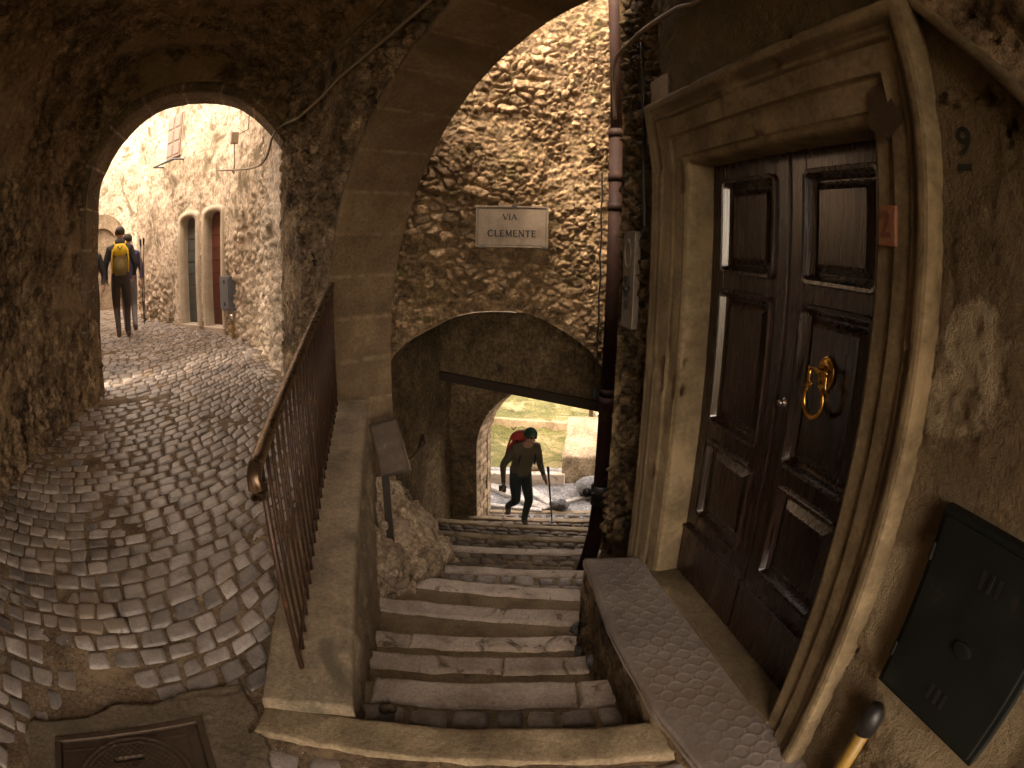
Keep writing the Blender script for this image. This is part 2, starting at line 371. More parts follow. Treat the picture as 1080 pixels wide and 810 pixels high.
# ------------------------------------------------------------------ 1. the vaulted passage
def cl(s): return np.where(s > 3, -.53-.445*(6.07-s), -1.9-.12*(3-np.maximum(s, -2)))
def vault():
    ss = np.concatenate([np.arange(-2.1, .4, .06), np.arange(.4, 6.35, .019)])
    zs = 1.9+.13*np.clip(ss, 0, 6)
    vt = np.linspace(0, 1, 95); bt = np.linspace(0, 1, 250)[1:]
    P = np.zeros((len(ss), len(vt)+len(bt), 3))
    for i, s in enumerate(ss):
        c = float(cl(s)); zb = float(zf(T[0]*s+N2[0]*c, T[1]*s+N2[1]*c))-.12
        zz = zb+(zs[i]-zb)*vt
        b0, b1, b2, b3 = np.array([c, zs[i]]), np.array([c, zs[i]+1.5]), np.array([.35, 4.45]), np.array([1.66, 3.5])
        B = ((1-bt)**3)[:, None]*b0+(3*bt*(1-bt)**2)[:, None]*b1+(3*bt*bt*(1-bt))[:, None]*b2+(bt**3)[:, None]*b3
        cc = np.concatenate([np.full(len(vt), c), B[:, 0]]); z_ = np.concatenate([zz, B[:, 1]])
        P[i] = sc(s, cc, z_)
    _, _, ID = rock_attr(P, 3)
    pm = plaster_mask(P, 3, 1.2, -.26, -.18)*.8
    return surf('vault', M['vault'], P, rough_disp(P, 3, .07, .045, .05)*(1-.3*pm)+.018*pm, (0, 0, 1.8), attrs={'sid': ID*.6+.2, 'mort': pm*.75})
tag(vault(), 'rough brown vaulted ceiling curving down into the left passage wall', 'vault')

# end wall with the street arch
AO = np.array([-4.31, 4.31]); AU = np.array([.905, .426]); AN = np.array([-.426, .905])
AC, AZ, AR = 1.17, 2.42, 1.13
def a_uc(z): return AC-.06*np.clip((AZ-z)/2, 0, 1)
def a_r(ang): return AR*(1+.012*np.sin(3*ang+1)+.008*np.sin(7*ang))
def sdfA(u, z):
    dx, dz = u-a_uc(z), np.maximum(z-AZ, 0)
    return np.hypot(dx, dz)-a_r(np.arctan2(dz, dx))
def dA(P):
    F1, F2, ID = rock_attr(P, 8); pm = plaster_mask(P, 8, 1.5, -.04, .03); return rough_disp(P, 8, .05, .035, .045)*(1-.5*pm)+.015*pm, {'sid': ID*.6+.2, 'mort': pm*.7}
o = panel('passage_end_wall', M['vault'], AO, AU, (-.9, 2.75), (.1, 4.6), .022, dA, sdfA)
tag(o, 'rough dark wall pierced by the round arch to the sunny street', 'wall')
def arch_lining(name, mat, cx, cz, rf, base, pt, depth, th0, nstone, face, jr=None, proud=.0, joint=.010, nz=8, parent=None, groove=.006, ring=0, seed=1, legs=True, step=.02):
    """soffit of an arch: PT(u, z, depth) gives the point; optional front ring"""
    an = np.linspace(math.pi, 0, int(math.pi*cz[1]/step))
    us, zs_, al = [], [], []
    nleg = int((cz[0]-base)/step) if legs else 0
    for k in range(nleg): z = base+(cz[0]-base)*k/nleg; us.append(cx(z)-rf(math.pi)); zs_.append(z); al.append(-(cz[0]-z))
    for a in an: us.append(cx(cz[0]+1)+rf(a)*math.cos(a)); zs_.append(cz[0]+rf(a)*math.sin(a)); al.append((math.pi-a)*cz[1])
    for k in range(nleg): z = cz[0]-(cz[0]-base)*(k+1)/nleg; us.append(cx(z)+rf(0)); zs_.append(z); al.append(math.pi*cz[1]+cz[0]-z)
    us, zs_, al = map(np.array, (us, zs_, al))
    ds = np.linspace(0, depth, nz)
    if ring: ds = np.concatenate([[0], ds])
    U = np.repeat(us[:, None], len(ds), 1); Z = np.repeat(zs_[:, None], len(ds), 1); D = np.repeat(ds[None], len(us), 0).copy()
    if ring:
        rr = np.linspace(ring, 0, 5)[:-1]; U2 = np.zeros((len(us), 4)); Z2 = U2.copy(); D2 = U2.copy()
        for k, r_ in enumerate(rr):
            ou = np.where(zs_ >= cz[0], (us-cx(cz[0]+1))/cz[1], np.sign(us-cx(1))); oz = np.where(zs_ >= cz[0], (zs_-cz[0])/cz[1], 0)
            U2[:, k] = us+ou*r_; Z2[:, k] = zs_+oz*r_; D2[:, k] = -proud
        U2[:, 0] += 0; D2[:, 0] = .03
        U = np.concatenate([U2, U], 1); Z = np.concatenate([Z2, Z], 1); D[:, 0] = -proud; D = np.concatenate([D2, D], 1)
    P = pt(U, Z, D)
    L_ = nstone; x = al/L_; fx = x-np.floor(x); dj = np.minimum(fx, 1-fx)*L_
    mort = (1-sst(dj, joint*.4, joint*1.3))[:, None]*np.ones_like(U)
    wob = fbm(P, 30, 3, seed+4); mort = np.clip(mort*(.6+1.6*wob), 0, 1)
    sid = np.repeat(_h(np.floor(x).astype(int), np.zeros(len(x), int), np.zeros(len(x), int), seed)[:, None], U.shape[1], 1)
    d = -groove*mort+.008*fbm(P, 7, 4, seed)+(sid-.5)*.012
    return surf(name, mat, P, d, face, attrs={'sid': sid, 'mort': mort}, parent=parent)
ptA = lambda u, z, d: np.stack([AO[0]+AU[0]*u+AN[0]*d, AO[1]+AU[1]*u+AN[1]*d, z], -1)
o = arch_lining('stone_arch', M['ring'], a_uc, (AZ, AR), a_r, .2, ptA, .46, 0, .42, (*(AO+AU*AC), 2.2), ring=.13, proud=.035, nz=14, seed=5)
tag(o, 'round arch of dark voussoirs framing the bright street', 'arch')

# wall B: the side wall of the passage, opened by the big stair arch
BS, BZ, BR = 1.827, .828, 2.416
def sdfB(s, z):
    dx, dz = s-BS, np.maximum(z-BZ, 0); return np.hypot(dx, dz)-BR
def dB(P):
    F1, F2, ID = rock_attr(P, 21, (7, 7, 10))
    Q = P+.05*np.stack([fbm(P, 5, 4, 24+k) for k in (1, 2, 3)], -1); F1, F2, ID, TL = worley(Q, (8, 8, 12), 21, tilt=True)
    d = .045*fbm(P, 1.6, 4, 21)+.03*fbm(P, 14, 6, 22, .62)+.05*((sst(F2-F1, 0, .3)-.6)+.5*TL)*sst(fbm(P, 1.2, 2, 4)+.2, -.2, .3)
    return d, {'sid': ID}
bo = N2*1.61
o = panel('arched_side_wall', M['wallB'], bo, T, (-1.6, 5.62), (-.3, 3.62), .02, dB, sdfB)
tag(o, 'dark rubble side wall of the passage above the railing', 'wall')
ptB = lambda u, z, d: np.stack([bo[0]+T[0]*u+N2[0]*d, bo[1]+T[1]*u+N2[1]*d, z], -1)
o = arch_lining('ashlar_arch', M['ashlar'], lambda z: BS+0*z, (BZ, BR), lambda a: BR, -.3, ptB, .58, 0, .36, (*(bo+T*BS), .8), ring=.07, proud=.012, nz=26, seed=9, joint=.012, groove=.006)
tag(o, 'wide arch of big grey brown ashlar blocks spanning the stairs', 'arch')
# outer face of that wall, its top, looking into the light well
o = panel('arch_wall_outer_face', M['rubble'], N2*2.19, T, (-1.6, 4.9), (-.3, 3.7), .05, dB, sdfB, face=(3, 5, 3))
tag(o, 'stone face of the arched wall toward the open light well', 'wall')
m = MB(); p = sc(np.array([-2.1, 6.3]), 1.55, 3.62); q = sc(np.array([-2.1, 6.3]), 2.3, 3.62)
m.box(p[0], p[1]-p[0], q[0]-p[0], (0, 0, .22)); o = m.build('light_block_slab', M['rubble']); tag(o, 'unseen slab added above the stair arch to block light from above', 'roof')  # unseen slab added to close the gap against light from above

# ------------------------------------------------------------------ 2. rubble wall with the lower arch
RX, RZ, RR = -.16, .10, 1.15
def rrf(a): return 1.19*1.10/np.sqrt((1.10*np.cos(a))**2+(1.19*np.sin(a))**2)*(1+.006*np.sin(5*a+.6)+.006*np.sin(11*a))
def sdfR(x, z):
    dx, dz = x-RX, np.maximum(z-RZ, 0); return np.hypot(dx, dz)-rrf(np.arctan2(dz, dx))
def dR(P):
    Q = P+.05*np.stack([fbm(P, 6, 4, 31+k) for k in (1, 2, 3)], -1)
    F1, F2, I1, T1 = worley(Q*np.array([1, .6, 1]), (7.5, 3, 11.5), 31, tilt=True); G1, G2, I2, T2 = worley(Q, (15, 6, 22), 41, tilt=True)
    big = sst(F2-F1, .01, .17); sm = sst(G2-G1, .01, .2)
    k = sst(fbm(P, 1.5, 2, 6), -.12, .05)
    hb = big*(.55+.6*I1+.55*T1); hsm = sm*(.30+.5*I2+.4*T2)+.1
    h = (1-k)*hb+k*hsm
    mort = np.clip(1-np.clip(h, 0, 1)*3.2, 0, 1)*.8
    plaster = sst(fbm(P, 2.1, 4, 77), .12, .22)*.6
    h = h*(1-plaster)+.35*plaster
    d = .08*h+.02*fbm(P, 2, 3, 5)+.040*fbm(P, 16, 6, 7, .68)-.035
    return d, {'sid': np.where(k < .5, I1, I2), 'mort': mort}
o = panel('rubble_wall', M['rubble'], (0, 5.1), (1, 0), (-1.9, 1.75), (-2.3, 5.1), .0125, dR, sdfR, face=(0, 0, 2), taper=.04)
tag(o, 'sunlit rubble stone wall carrying the marble street sign', 'wall')
ptR = lambda u, z, d: np.stack([u, 5.1+d, z], -1)
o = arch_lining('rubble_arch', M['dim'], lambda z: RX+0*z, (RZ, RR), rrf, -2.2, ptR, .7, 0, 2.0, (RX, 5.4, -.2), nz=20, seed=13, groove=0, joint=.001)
tag(o, 'dark plastered underside of the low stair arch', 'arch')
def grid_wall(name, mat, pts, z0, z1, step, seed, face, label, cat, amp=(.04, .02, .02), parent=None):
    pts = [np.array(p, float) for p in pts]; us = []
    for a, b in zip(pts[:-1], pts[1:]):
        n = max(2, int(np.linalg.norm(b-a)/step)); us += [a+(b-a)*k/n for k in range(n)]
    us.append(pts[-1]); us = np.array(us); zz = np.linspace(z0, z1, max(2, int((z1-z0)/step)))
    P = np.zeros((len(us), len(zz), 3)); P[..., 0] = us[:, None, 0]; P[..., 1] = us[:, None, 1]; P[..., 2] = zz[None]
    F1, F2, ID = rock_attr(P, seed)
    o = surf(name, mat, P, rough_disp(P, seed, *amp), face, attrs={'sid': ID*.6+.2}, parent=parent)
    if label: tag(o, label, cat)
    return o
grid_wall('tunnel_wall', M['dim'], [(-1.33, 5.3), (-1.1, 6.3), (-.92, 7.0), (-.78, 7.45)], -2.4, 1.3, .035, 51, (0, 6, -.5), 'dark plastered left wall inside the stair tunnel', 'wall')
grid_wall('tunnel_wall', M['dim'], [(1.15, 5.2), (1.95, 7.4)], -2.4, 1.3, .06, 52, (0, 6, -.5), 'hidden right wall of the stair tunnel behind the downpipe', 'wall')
# ceiling of the tunnel, wall above the beam
xs = np.linspace(-1.5, 1.5, 60); ys = np.linspace(5.2, 7.1, 40); P = np.zeros((60, 40, 3)); P[..., 0] = xs[:, None]; P[..., 1] = ys; P[..., 2] = .85+.35*np.sqrt(np.clip(1-((xs[:, None]-RX)/1.4)**2, 0, 1))
tag(surf('tunnel_ceiling', M['dim'], P, rough_disp(P, 55, .03, .015, .01), (0, 6, -.5)), 'dark curved plaster ceiling inside the stair tunnel', 'ceiling')
BA, BBe = np.array([-1.0, 7.04]), np.array([1.25, 5.42]); bd = (BBe-BA)/np.linalg.norm(BBe-BA); bn = np.array([-bd[1], bd[0]])
if bn[1] < 0: bn = -bn
def dflat(P): F1, F2, ID = rock_attr(P, 58); return rough_disp(P, 58, .025, .012, .01), {'sid': ID*.6+.2}
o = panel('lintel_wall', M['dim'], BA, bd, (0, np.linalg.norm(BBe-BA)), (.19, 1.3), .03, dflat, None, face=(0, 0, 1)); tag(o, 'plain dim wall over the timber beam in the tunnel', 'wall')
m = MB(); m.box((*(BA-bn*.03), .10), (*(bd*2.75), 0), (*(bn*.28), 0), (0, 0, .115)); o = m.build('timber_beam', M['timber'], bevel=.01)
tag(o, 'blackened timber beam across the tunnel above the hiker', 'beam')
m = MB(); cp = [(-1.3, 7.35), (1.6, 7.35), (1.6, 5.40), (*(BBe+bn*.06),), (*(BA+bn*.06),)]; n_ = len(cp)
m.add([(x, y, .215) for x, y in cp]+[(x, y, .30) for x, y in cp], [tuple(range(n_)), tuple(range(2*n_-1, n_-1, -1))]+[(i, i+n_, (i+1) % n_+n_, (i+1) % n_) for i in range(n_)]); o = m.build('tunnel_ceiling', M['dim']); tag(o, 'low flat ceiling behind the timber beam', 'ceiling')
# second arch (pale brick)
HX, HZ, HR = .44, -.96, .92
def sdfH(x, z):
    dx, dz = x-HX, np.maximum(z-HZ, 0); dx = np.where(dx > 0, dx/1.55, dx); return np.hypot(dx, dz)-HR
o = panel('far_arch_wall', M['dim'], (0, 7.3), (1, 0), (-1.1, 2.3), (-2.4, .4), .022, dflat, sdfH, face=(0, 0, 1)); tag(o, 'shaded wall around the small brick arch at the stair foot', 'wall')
ptH = lambda u, z, d: np.stack([HX+(u-HX)*(1-.20*d/.55), 7.3+d, HZ+(z-HZ)*np.where(z > HZ, 1-.12*d/.55, 1)], -1)
def brick_arch():
    an = np.linspace(math.pi, 0, 130); us, zs_, al = [], [], []
    for k in range(55): z = -2.35+(HZ+2.35)*k/55; us.append(HX-HR); zs_.append(z); al.append(z-HZ)
    for a in an: us.append(HX+HR*math.cos(a)*(1.55 if a < math.pi/2 else 1)); zs_.append(HZ+HR*math.sin(a)); al.append((math.pi-a)*HR)
    for k in range(55): z = HZ-(HZ+2.35)*(k+1)/55; us.append(HX+HR*1.55); zs_.append(z); al.append(math.pi*HR+HZ-z)
    us, zs_, al = map(np.array, (us, zs_, al)); ds = np.linspace(0, .55, 40)
    U, D = np.meshgrid(us, ds, indexing='ij'); Z = np.repeat(zs_[:, None], 40, 1); P = ptH(U, Z, D)
    x = al/.11; r = np.floor(x).astype(int); fx = x-r
    y = D/.26+(r % 2)[:, None]*.5; ry = np.floor(y).astype(int); fy = y-ry
    mo = np.maximum(1-sst(np.minimum(fx, 1-fx), .04, .14)[:, None]*np.ones_like(D), 1-sst(np.minimum(fy, 1-fy), .03, .09))
    sid = _h(np.repeat(r[:, None], 40, 1), ry, ry*0, 3)
    return surf('brick_arch', M['brick'], P, -.012*mo+.01*fbm(P, 12, 3, 8)+.012*(sid-.5), (HX, 7.5, -1.2), attrs={'sid': sid, 'mort': mo*.8})
tag(brick_arch(), 'small arch of pale bricks leading out to the grass', 'arch')
m = MB()
for x0, wd in ((-3.2, 2.86), (1.7, 2.6)): m.box((x0, 7.70, -2.4), (wd, 0, 0), (0, .15, 0), (0, 0, 3.2))
m.box((-.338, 7.70, -.12), (2.036, 0, 0), (0, .15, 0), (0, 0, .92)); o = m.build('outer_wall', M['lowwall']); tag(o, 'outer masonry around the brick arch facing the grass', 'wall')

# ------------------------------------------------------------------ 3. door wall (right)
def sdfD(w_, z):
    return np.maximum(np.abs(w_-.595)-.78, z-2.40)
def dD(P):
    F1, F2, ID = rock_attr(P, 61, (10, 10, 12))
    wq = (P[..., 0]-DO[0])*DD[0]+(P[..., 1]-DO[1])*DD[1]; lf = sst(-.25-wq, 0, .15)
    pm = plaster_mask(P, 61, 1.8, .10, .14)*(1-lf)
    Q = P+.03*np.stack([fbm(P, 9, 3, 64+k) for k in (1, 2, 3)], -1); G1, G2, I2, TL = worley(Q, (11, 11, 14), 63, tilt=True)
    d = .03*fbm(P, 1.5, 4, 61)+.026*fbm(P, 15, 6, 62, .66)*(1-.45*pm)+.055*((sst(G2-G1, 0, .3)-.6)+.8*TL)*(1-pm)*np.maximum(sst(fbm(P, 1.4, 3, 68), -.45, -.15), lf)+.012*fbm(P, 34, 4, 69, .7)+.018*pm
    wv = (P[..., 0]-DO[0])*DD[0]+(P[..., 1]-DO[1])*DD[1]
    box = sst(-np.maximum(np.abs(wv-1.83)-.34, np.abs(P[..., 2]-.93)-.38), -.08, .02)
    fl_ = sst(-np.hypot(wv-1.53, P[..., 2]-2.10), -.16, -.10); d = d*(1-box)*(1-fl_)-.02+.015*fl_
    return d, {'sid': ID*.6+.2, 'mort': pm*.8}
o = panel('door_wall', M['doorwall'], DO, DD, (-.87, 4.6), (-2.3, 4.3), .0165, dD, sdfD, face=EYEP); 
tag(o, 'stained patchy stone wall around the dark wooden door', 'wall')
c0 = dw(-.87, 0, 0)
def corner():
    uu = np.concatenate([np.linspace(0, .9, 50)]); zz = np.arange(-2.3, 4.3, .03)
    U, Z = np.meshgrid(uu, zz, indexing='ij'); P = np.stack([c0.x+.98*U-.0, c0.y+.19*U, Z], -1)
    F1, F2, ID = rock_attr(P, 64)
    return surf('door_wall_return', M['doorwall'], P, rough_disp(P, 64, .03, .02, .03)*sst(U, 0, .06)+0, (0, 6, 1), attrs={'sid': ID})
tag(corner(), 'side return of the door wall beside the downpipe', 'wall')
grid_wall('side_wall', M['rubble'], [(1.45, 3.3), (1.32, 5.15)], -2.3, 4.6, .05, 66, (0, 4, 1), 'rubble wall closing the light well behind the downpipe', 'wall')

# springing of the vault over the right end of the door: a stone rib with rough masonry above
def rib():
    KW = np.array([.55, .95, 1.36, 1.52, 1.75, 2.0, 2.25, 2.5]); KZ = np.array([3.17, 2.92, 2.62, 2.44, 2.22, 1.93, 1.58, 1.15])
    ws = np.arange(.55, 2.5, .018); zc = np.interp(ws, KW, KZ)
    for _ in range(30): zc[1:-1] = (zc[:-2]+2*zc[1:-1]+zc[2:])/4
    tw = np.gradient(ws); tz = np.gradient(zc); ln = np.hypot(tw, tz); nw, nz_ = -tz/ln, tw/ln
    def mk(offs):
        return np.stack([dwa(ws+nw*a, dep, zc+nz_*a) for a, dep in offs], 1)
    P = mk([(0, .06), (0, 0), (0, -.03), (0, -.05), (.004, -.058), (.012, -.062), (.024, -.062), (.034, -.058), (.039, -.05), (.041, -.03)])
    o = surf('stone_rib', M['frame'], P, .008*fbm(P, 7, 4, 5), (-1, 1, 1.5)); tag(o, 'curved stone rib of the arch springing right of the door surround', 'arch')
    K = 60; P = mk([(.038+1.3*k/K, -.05-.55*(k/K)**1.3) for k in range(K+1)])
    F1, F2, ID = rock_attr(P, 71)
    o = surf('vault_haunch', M['wallB'], P, rough_disp(P, 71, .03, .03, .05)*sst(np.arange(K+1)/K, 0, .05)[None], (-1, 1, 1.5), attrs={'sid': ID}); tag(o, 'rough dark masonry of the vault above the stone rib near the door', 'vault')
rib()
# door surround, swept profile
door = thing('house_door', dw(.6, .13, .05), 'dark brown double door with brass knocker in a moulded stone surround', 'door')
prof = [(0, .16), (0, .10), (0, .045), (0, .004), (.006, -.006), (.012, -.012), (.022, -.012), (.026, -.020), (.030, -.022), (.07, -.023), (.115, -.024), (.119, -.034), (.124, -.038), (.165, -.040), (.20, -.041),
        (.205, -.046), (.213, -.051), (.225, -.053), (.238, -.054), (.243, -.061), (.252, -.065), (.266, -.067), (.283, -.067), (.296, -.063), (.303, -.053), (.306, -.04), (.306, .03)]
_p = []
for (a_, b_), (c_, d_) in zip(prof[:-1], prof[1:]):
    L_ = math.hypot(c_-a_, d_-b_)
    if L_ > .012: _p += [(a_, b_), (a_+(c_-a_)*.0012/L_, b_+(d_-b_)*.0012/L_), (c_-(c_-a_)*.0012/L_, d_-(d_-b_)*.0012/L_)]
    else: _p.append((a_, b_))
prof = _p+[prof[-1]]
def surround():
    path = []
    for z in np.arange(.0, 2.21, .02): path.append((0, z, 0))
    path.append((0, 2.21, 1))
    for w_ in np.arange(.02, 1.18, .02): path.append((w_, 2.21, 2))
    path.append((1.19, 2.21, 3))
    for z in np.arange(2.19, -.001, -.02): path.append((1.19, z, 4))
    P = np.zeros((len(prof), len(path), 3))
    for i, (e, d) in enumerate(prof):
        for j, (w_, z, k) in enumerate(path):
            ww, zz, dep = w_, z, d
            et = e*1.12
            if k in (0, 1): ww = -e
            if k in (3, 4): ww = 1.19+e*.84
            if k in (1, 2, 3): zz = 2.21+et; dep = d*1.7 if d < 0 else d
            P[i, j] = dw(ww, dep, zz)
    groove_shade = np.array([1.0 if (any(abs(e-q) < .0045 for q in (.0265, .1205, .2035, .2255, .2405, .252))) else (.25 if d > .01 else 0) for e, d in prof])
    groove = np.clip(groove_shade[:, None]*(.75+1.2*fbm(P, 4, 4, 75))+.55*sst(fbm(P, 2.6, 5, 76), .12, .4), 0, .85)  # occlusion shade and grime painted into grooves and reveal, plus random stains
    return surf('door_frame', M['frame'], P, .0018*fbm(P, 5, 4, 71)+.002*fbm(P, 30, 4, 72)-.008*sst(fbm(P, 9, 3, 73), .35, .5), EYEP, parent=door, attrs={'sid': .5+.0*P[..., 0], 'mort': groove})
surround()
def rrect(w0, w1, z0, z1, r, dep, n=5):
    out = []
    for cx, cz, a0 in ((w1-r, z0+r, -90), (w1-r, z1-r, 0), (w0+r, z1-r, 90), (w0+r, z0+r, 180)):
        for k in range(n):
            a = R(a0+90*k/(n-1)); out.append(dw(cx+r*math.cos(a), dep, cz+r*math.sin(a)))
    return out
def leaf(w0, w1, pans):
    D0 = .13; m = MB(); st0 = pans[0][0]; st1 = pans[0][1]
    m.box(dw(w0, D0, .115), dw(st0, D0, 0)-dw(w0, D0, 0), dw(0, .05, 0)-dw(0, 0, 0), (0, 0, 2.16))
    m.box(dw(st1, D0, .115), dw(w1, D0, 0)-dw(st1, D0, 0), dw(0, .05, 0)-dw(0, 0, 0), (0, 0, 2.16))
    zs_ = [.39]+[v for p_ in sorted(pans, key=lambda q: q[2]) for v in (p_[2], p_[3])]+[2.275]
    for k in range(0, len(zs_), 2):
        m.box(dw(st0, D0+.0005, zs_[k]), dw(st1, D0, 0)-dw(st0, D0, 0), dw(0, .05, 0)-dw(0, 0, 0), (0, 0, zs_[k+1]-zs_[k]))
    # plinth board
    m.box(dw(w0+.004, D0-.018, .115), dw(w1-.004, 0, 0)-dw(w0+.004, 0, 0), dw(0, .05, 0)-dw(0, 0, 0), (0, 0, .265))
    m.box(dw(w0+.004, D0-.026, .38), dw(w1-.004, 0, 0)-dw(w0+.004, 0, 0), dw(0, .05, 0)-dw(0, 0, 0), (0, 0, .018))
    lf = m.build('door_leaf', M['wood'], door, bevel=.003)
    for (a, b, z0, z1) in pans:
        q = MB(); g = .012
        loops = [rrect(a-g, b+g, z0-g, z1+g, .035, D0+.002), rrect(a-g, b+g, z0-g, z1+g, .035, D0-.012), rrect(a-g+.005, b+g-.005, z0-g+.005, z1+g-.005, .032, D0-.018),
                 rrect(a+.006, b-.006, z0+.006, z1-.006, .022, D0-.016), rrect(a+.018, b-.018, z0+.018, z1-.018, .012, D0+.012), rrect(a+.032, b-.032, z0+.032, z1-.032, .008, D0+.026),
                 rrect(a+.036, b-.036, z0+.036, z1-.036, .006, D0+.026), rrect(a+.066, b-.066, z0+.066, z1-.066, .004, D0+.006), rrect(a+.070, b-.070, z0+.070, z1-.070, .004, D0+.004)]
        loops = [l[::-1] for l in loops]
        q.loft(loops); q.build('door_panel', M['wood'], lf, smooth=False)
    return lf
leaf(0.002, .592, [(.11, .50, 1.71, 2.12), (.11, .50, 1.00, 1.62), (.11, .50, .50, .90)])
leaf(.597, 1.188, [(.70, 1.09, 1.71, 2.12), (.70, 1.09, 1.00, 1.62), (.70, 1.09, .50, .90)])
m = MB(); m.box(dw(.586, .118, .40), dw(.602, 0, 0)-dw(.586, 0, 0), dw(0, .03, 0)-dw(0, 0, 0), (0, 0, 1.87)); m.build('cover_strip', M['wood'], door, bevel=.003)
m = MB(); m.box(dw(-.03, -.035, .02), dw(1.25, 0, 0)-dw(0, 0, 0), dw(0, .235, 0)-dw(0, 0, 0), (0, 0, .085)); m.build('threshold', M['frame'], door, bevel=.008)
m = MB(); m.box(dw(-.02, .185, .02), dw(1.25, 0, 0)-dw(0, 0, 0), dw(0, .05, 0)-dw(0, 0, 0), (0, 0, 2.4)); m.build('door_backing', M['timber'], door)
# knob
m = MB(); kx = dw(.65, .13, 1.235); nn = Vector((-DN[0], -DN[1], 0))
m.tube([kx, kx+nn*.008, kx+nn*.010, kx+nn*.022, kx+nn*.030, kx+nn*.032], [.021, .020, .013, .012, .015, .008], 14); m.build('door_knob', M['steel'], door, smooth=True)
# knocker
kc = dw(.875, .13, 1.40)
U_, Z_ = Vector((DD[0], DD[1], 0)), Vector((0, 0, 1))
m = MB()
def oval(r, sx, sz, dep, n=28): return [kc+U_*(r*sx*math.cos(2*math.pi*k/n))+Z_*(r*sz*math.sin(2*math.pi*k/n))+nn*dep for k in range(n)]
m.loft([oval(1, .045, .062, 0), oval(1, .045, .062, .006), oval(.93, .045, .062, .010), oval(.86, .045, .062, .006), oval(.80, .045, .062, .007), oval(.72, .045, .062, .014), oval(.6, .045, .062, .010), oval(.5, .045, .062, .012), oval(.35, .045, .062, .024), oval(.15, .045, .062, .028)])
kn = m.build('knocker', M['brass'], door, smooth=True)
m = MB(); h0 = kc+nn*.045+Z_*.01
m.tube([kc+nn*.015+Z_*.01, h0], [.012, .009], 10)
m.tube([h0-U_*.045, h0+U_*.045], .008, 10); m.ball(h0, .013, 12)
for sg in (-1, 1): m.ball(h0+U_*.045*sg, .011, 10)
for sg in (-1, 1):
    m.tube([h0+U_*.043*sg, h0+U_*.047*sg-Z_*.02, h0+U_*.046*sg-Z_*.04, h0+U_*.052*sg-Z_*.058, h0+U_*.066*sg-Z_*.068, h0+U_*.075*sg-Z_*.064], [.008, .009, .008, .007, .005, .003], 10)
m.build('bracket', M['brass'], kn, smooth=True)
m = MB(); cc_ = h0-Z_*.105+nn*.006
pts = []
for k in range(25):
    a = R(118-(118+242)*0-k*(296/24)); pts.append(cc_+U_*(.052*math.cos(R(118)+R(k*304/24)))+Z_*(.062*math.sin(R(118)+R(k*304/24))))
m.tube(pts, [.006+.0035*math.sin(math.pi*k/24) for k in range(25)], 10); m.ball(cc_-Z_*.062, .013, 10)
for p_ in (pts[0], pts[-1]): m.ball(p_, .008, 8)
m.tube([pts[0], h0-U_*.044-Z_*.045], .006, 8); m.tube([pts[-1], h0+U_*.044-Z_*.045], .006, 8)
m.build('knocker_ring', M['brass'], kn, smooth=True)
# dark cement patch on the surround
m = MB(); n_ = 20; cpt = [(1.225+.072*math.cos(2*math.pi*k/n_)*(1+.10*math.sin(1.1*k)), 2.24+.085*math.sin(2*math.pi*k/n_)*(1+.08*math.sin(1.7*k+1))) for k in range(n_)]
l0 = [dw(a+.05, -.024, b) for a, b in cpt][::-1]; l1 = [dw(a+.05, -.047, b) for a, b in cpt][::-1]
m.loft([l0, l1]); m.build('cement_patch', M['slate'], door)

# ------------------------------------------------------------------ 4. floor, kerbs, setts
STAIR = [(-1.50, 4.25), (-.82, 1.50), (.70, 1.46), (.62, 1.9), (.6, 2.7), (.9, 2.9), (1.6, 3.0), (1.6, 7), (-1.35, 7), (-1.30, 4.4)]
def inpoly(x, y, poly):
    r = np.zeros(np.shape(x), bool); n = len(poly)
    for i in range(n):
        x0, y0 = poly[i]; x1, y1 = poly[(i+1) % n]
        if y0 == y1: continue
        cr = ((y0 > y) != (y1 > y)) & (x < (x1-x0)*(y-y0)/(y1-y0)+x0); r ^= cr
    return r
def dirt_h(x, y):
    P = np.stack([x, y, 0*x], -1)
    near = sst(2.35-y+.5*fbm(P, 1.3, 3, 4), 0, .8)*sst(x+2.3, 0, .6)   # sandy area near the manhole
    conc = 0
    return .012*fbm(P, 1.6, 4, 90)+.004*fbm(P, 18, 4, 91)+near*(.008+.014*fbm(P, 2.2, 4, 92))
def floor():
    ss = np.arange(-6, 15, .035); cc = np.arange(-2.9, 2.2, .035)
    S, Cc = np.meshgrid(ss, cc, indexing='ij'); P = sc(S, Cc, 0); x, y = P[..., 0], P[..., 1]
    P[..., 2] = zf(x, y)-.0065+dirt_h(x, y)-.05*((x > -1.75)&(x < -.95)&(y > .55)&(y < 1.2)); keep = ~inpoly(x, y, STAIR)
    o = surf('pavement_bed', M['dirt'], P, None, (0, 0, 5), keep, attrs={'sid': .5+0*x}, N=np.broadcast_to(np.array([0., 0, 1]), P.shape)); o['kind'] = 'structure'
floor()
def floor2():
    xs = np.arange(-15, -1.5, .1); ys = np.arange(4.5, 14, .1); X, Y = np.meshgrid(xs, ys, indexing='ij'); P = np.stack([X, Y, zf(X, Y)-.05], -1)
    keep = (T[0]*X+T[1]*Y > 5.6)
    o = surf('street_bed', M['dirt'], P, .01*fbm(P, 3, 3, 2), (0, 0, 50), keep); o['kind'] = 'structure'
floor2()
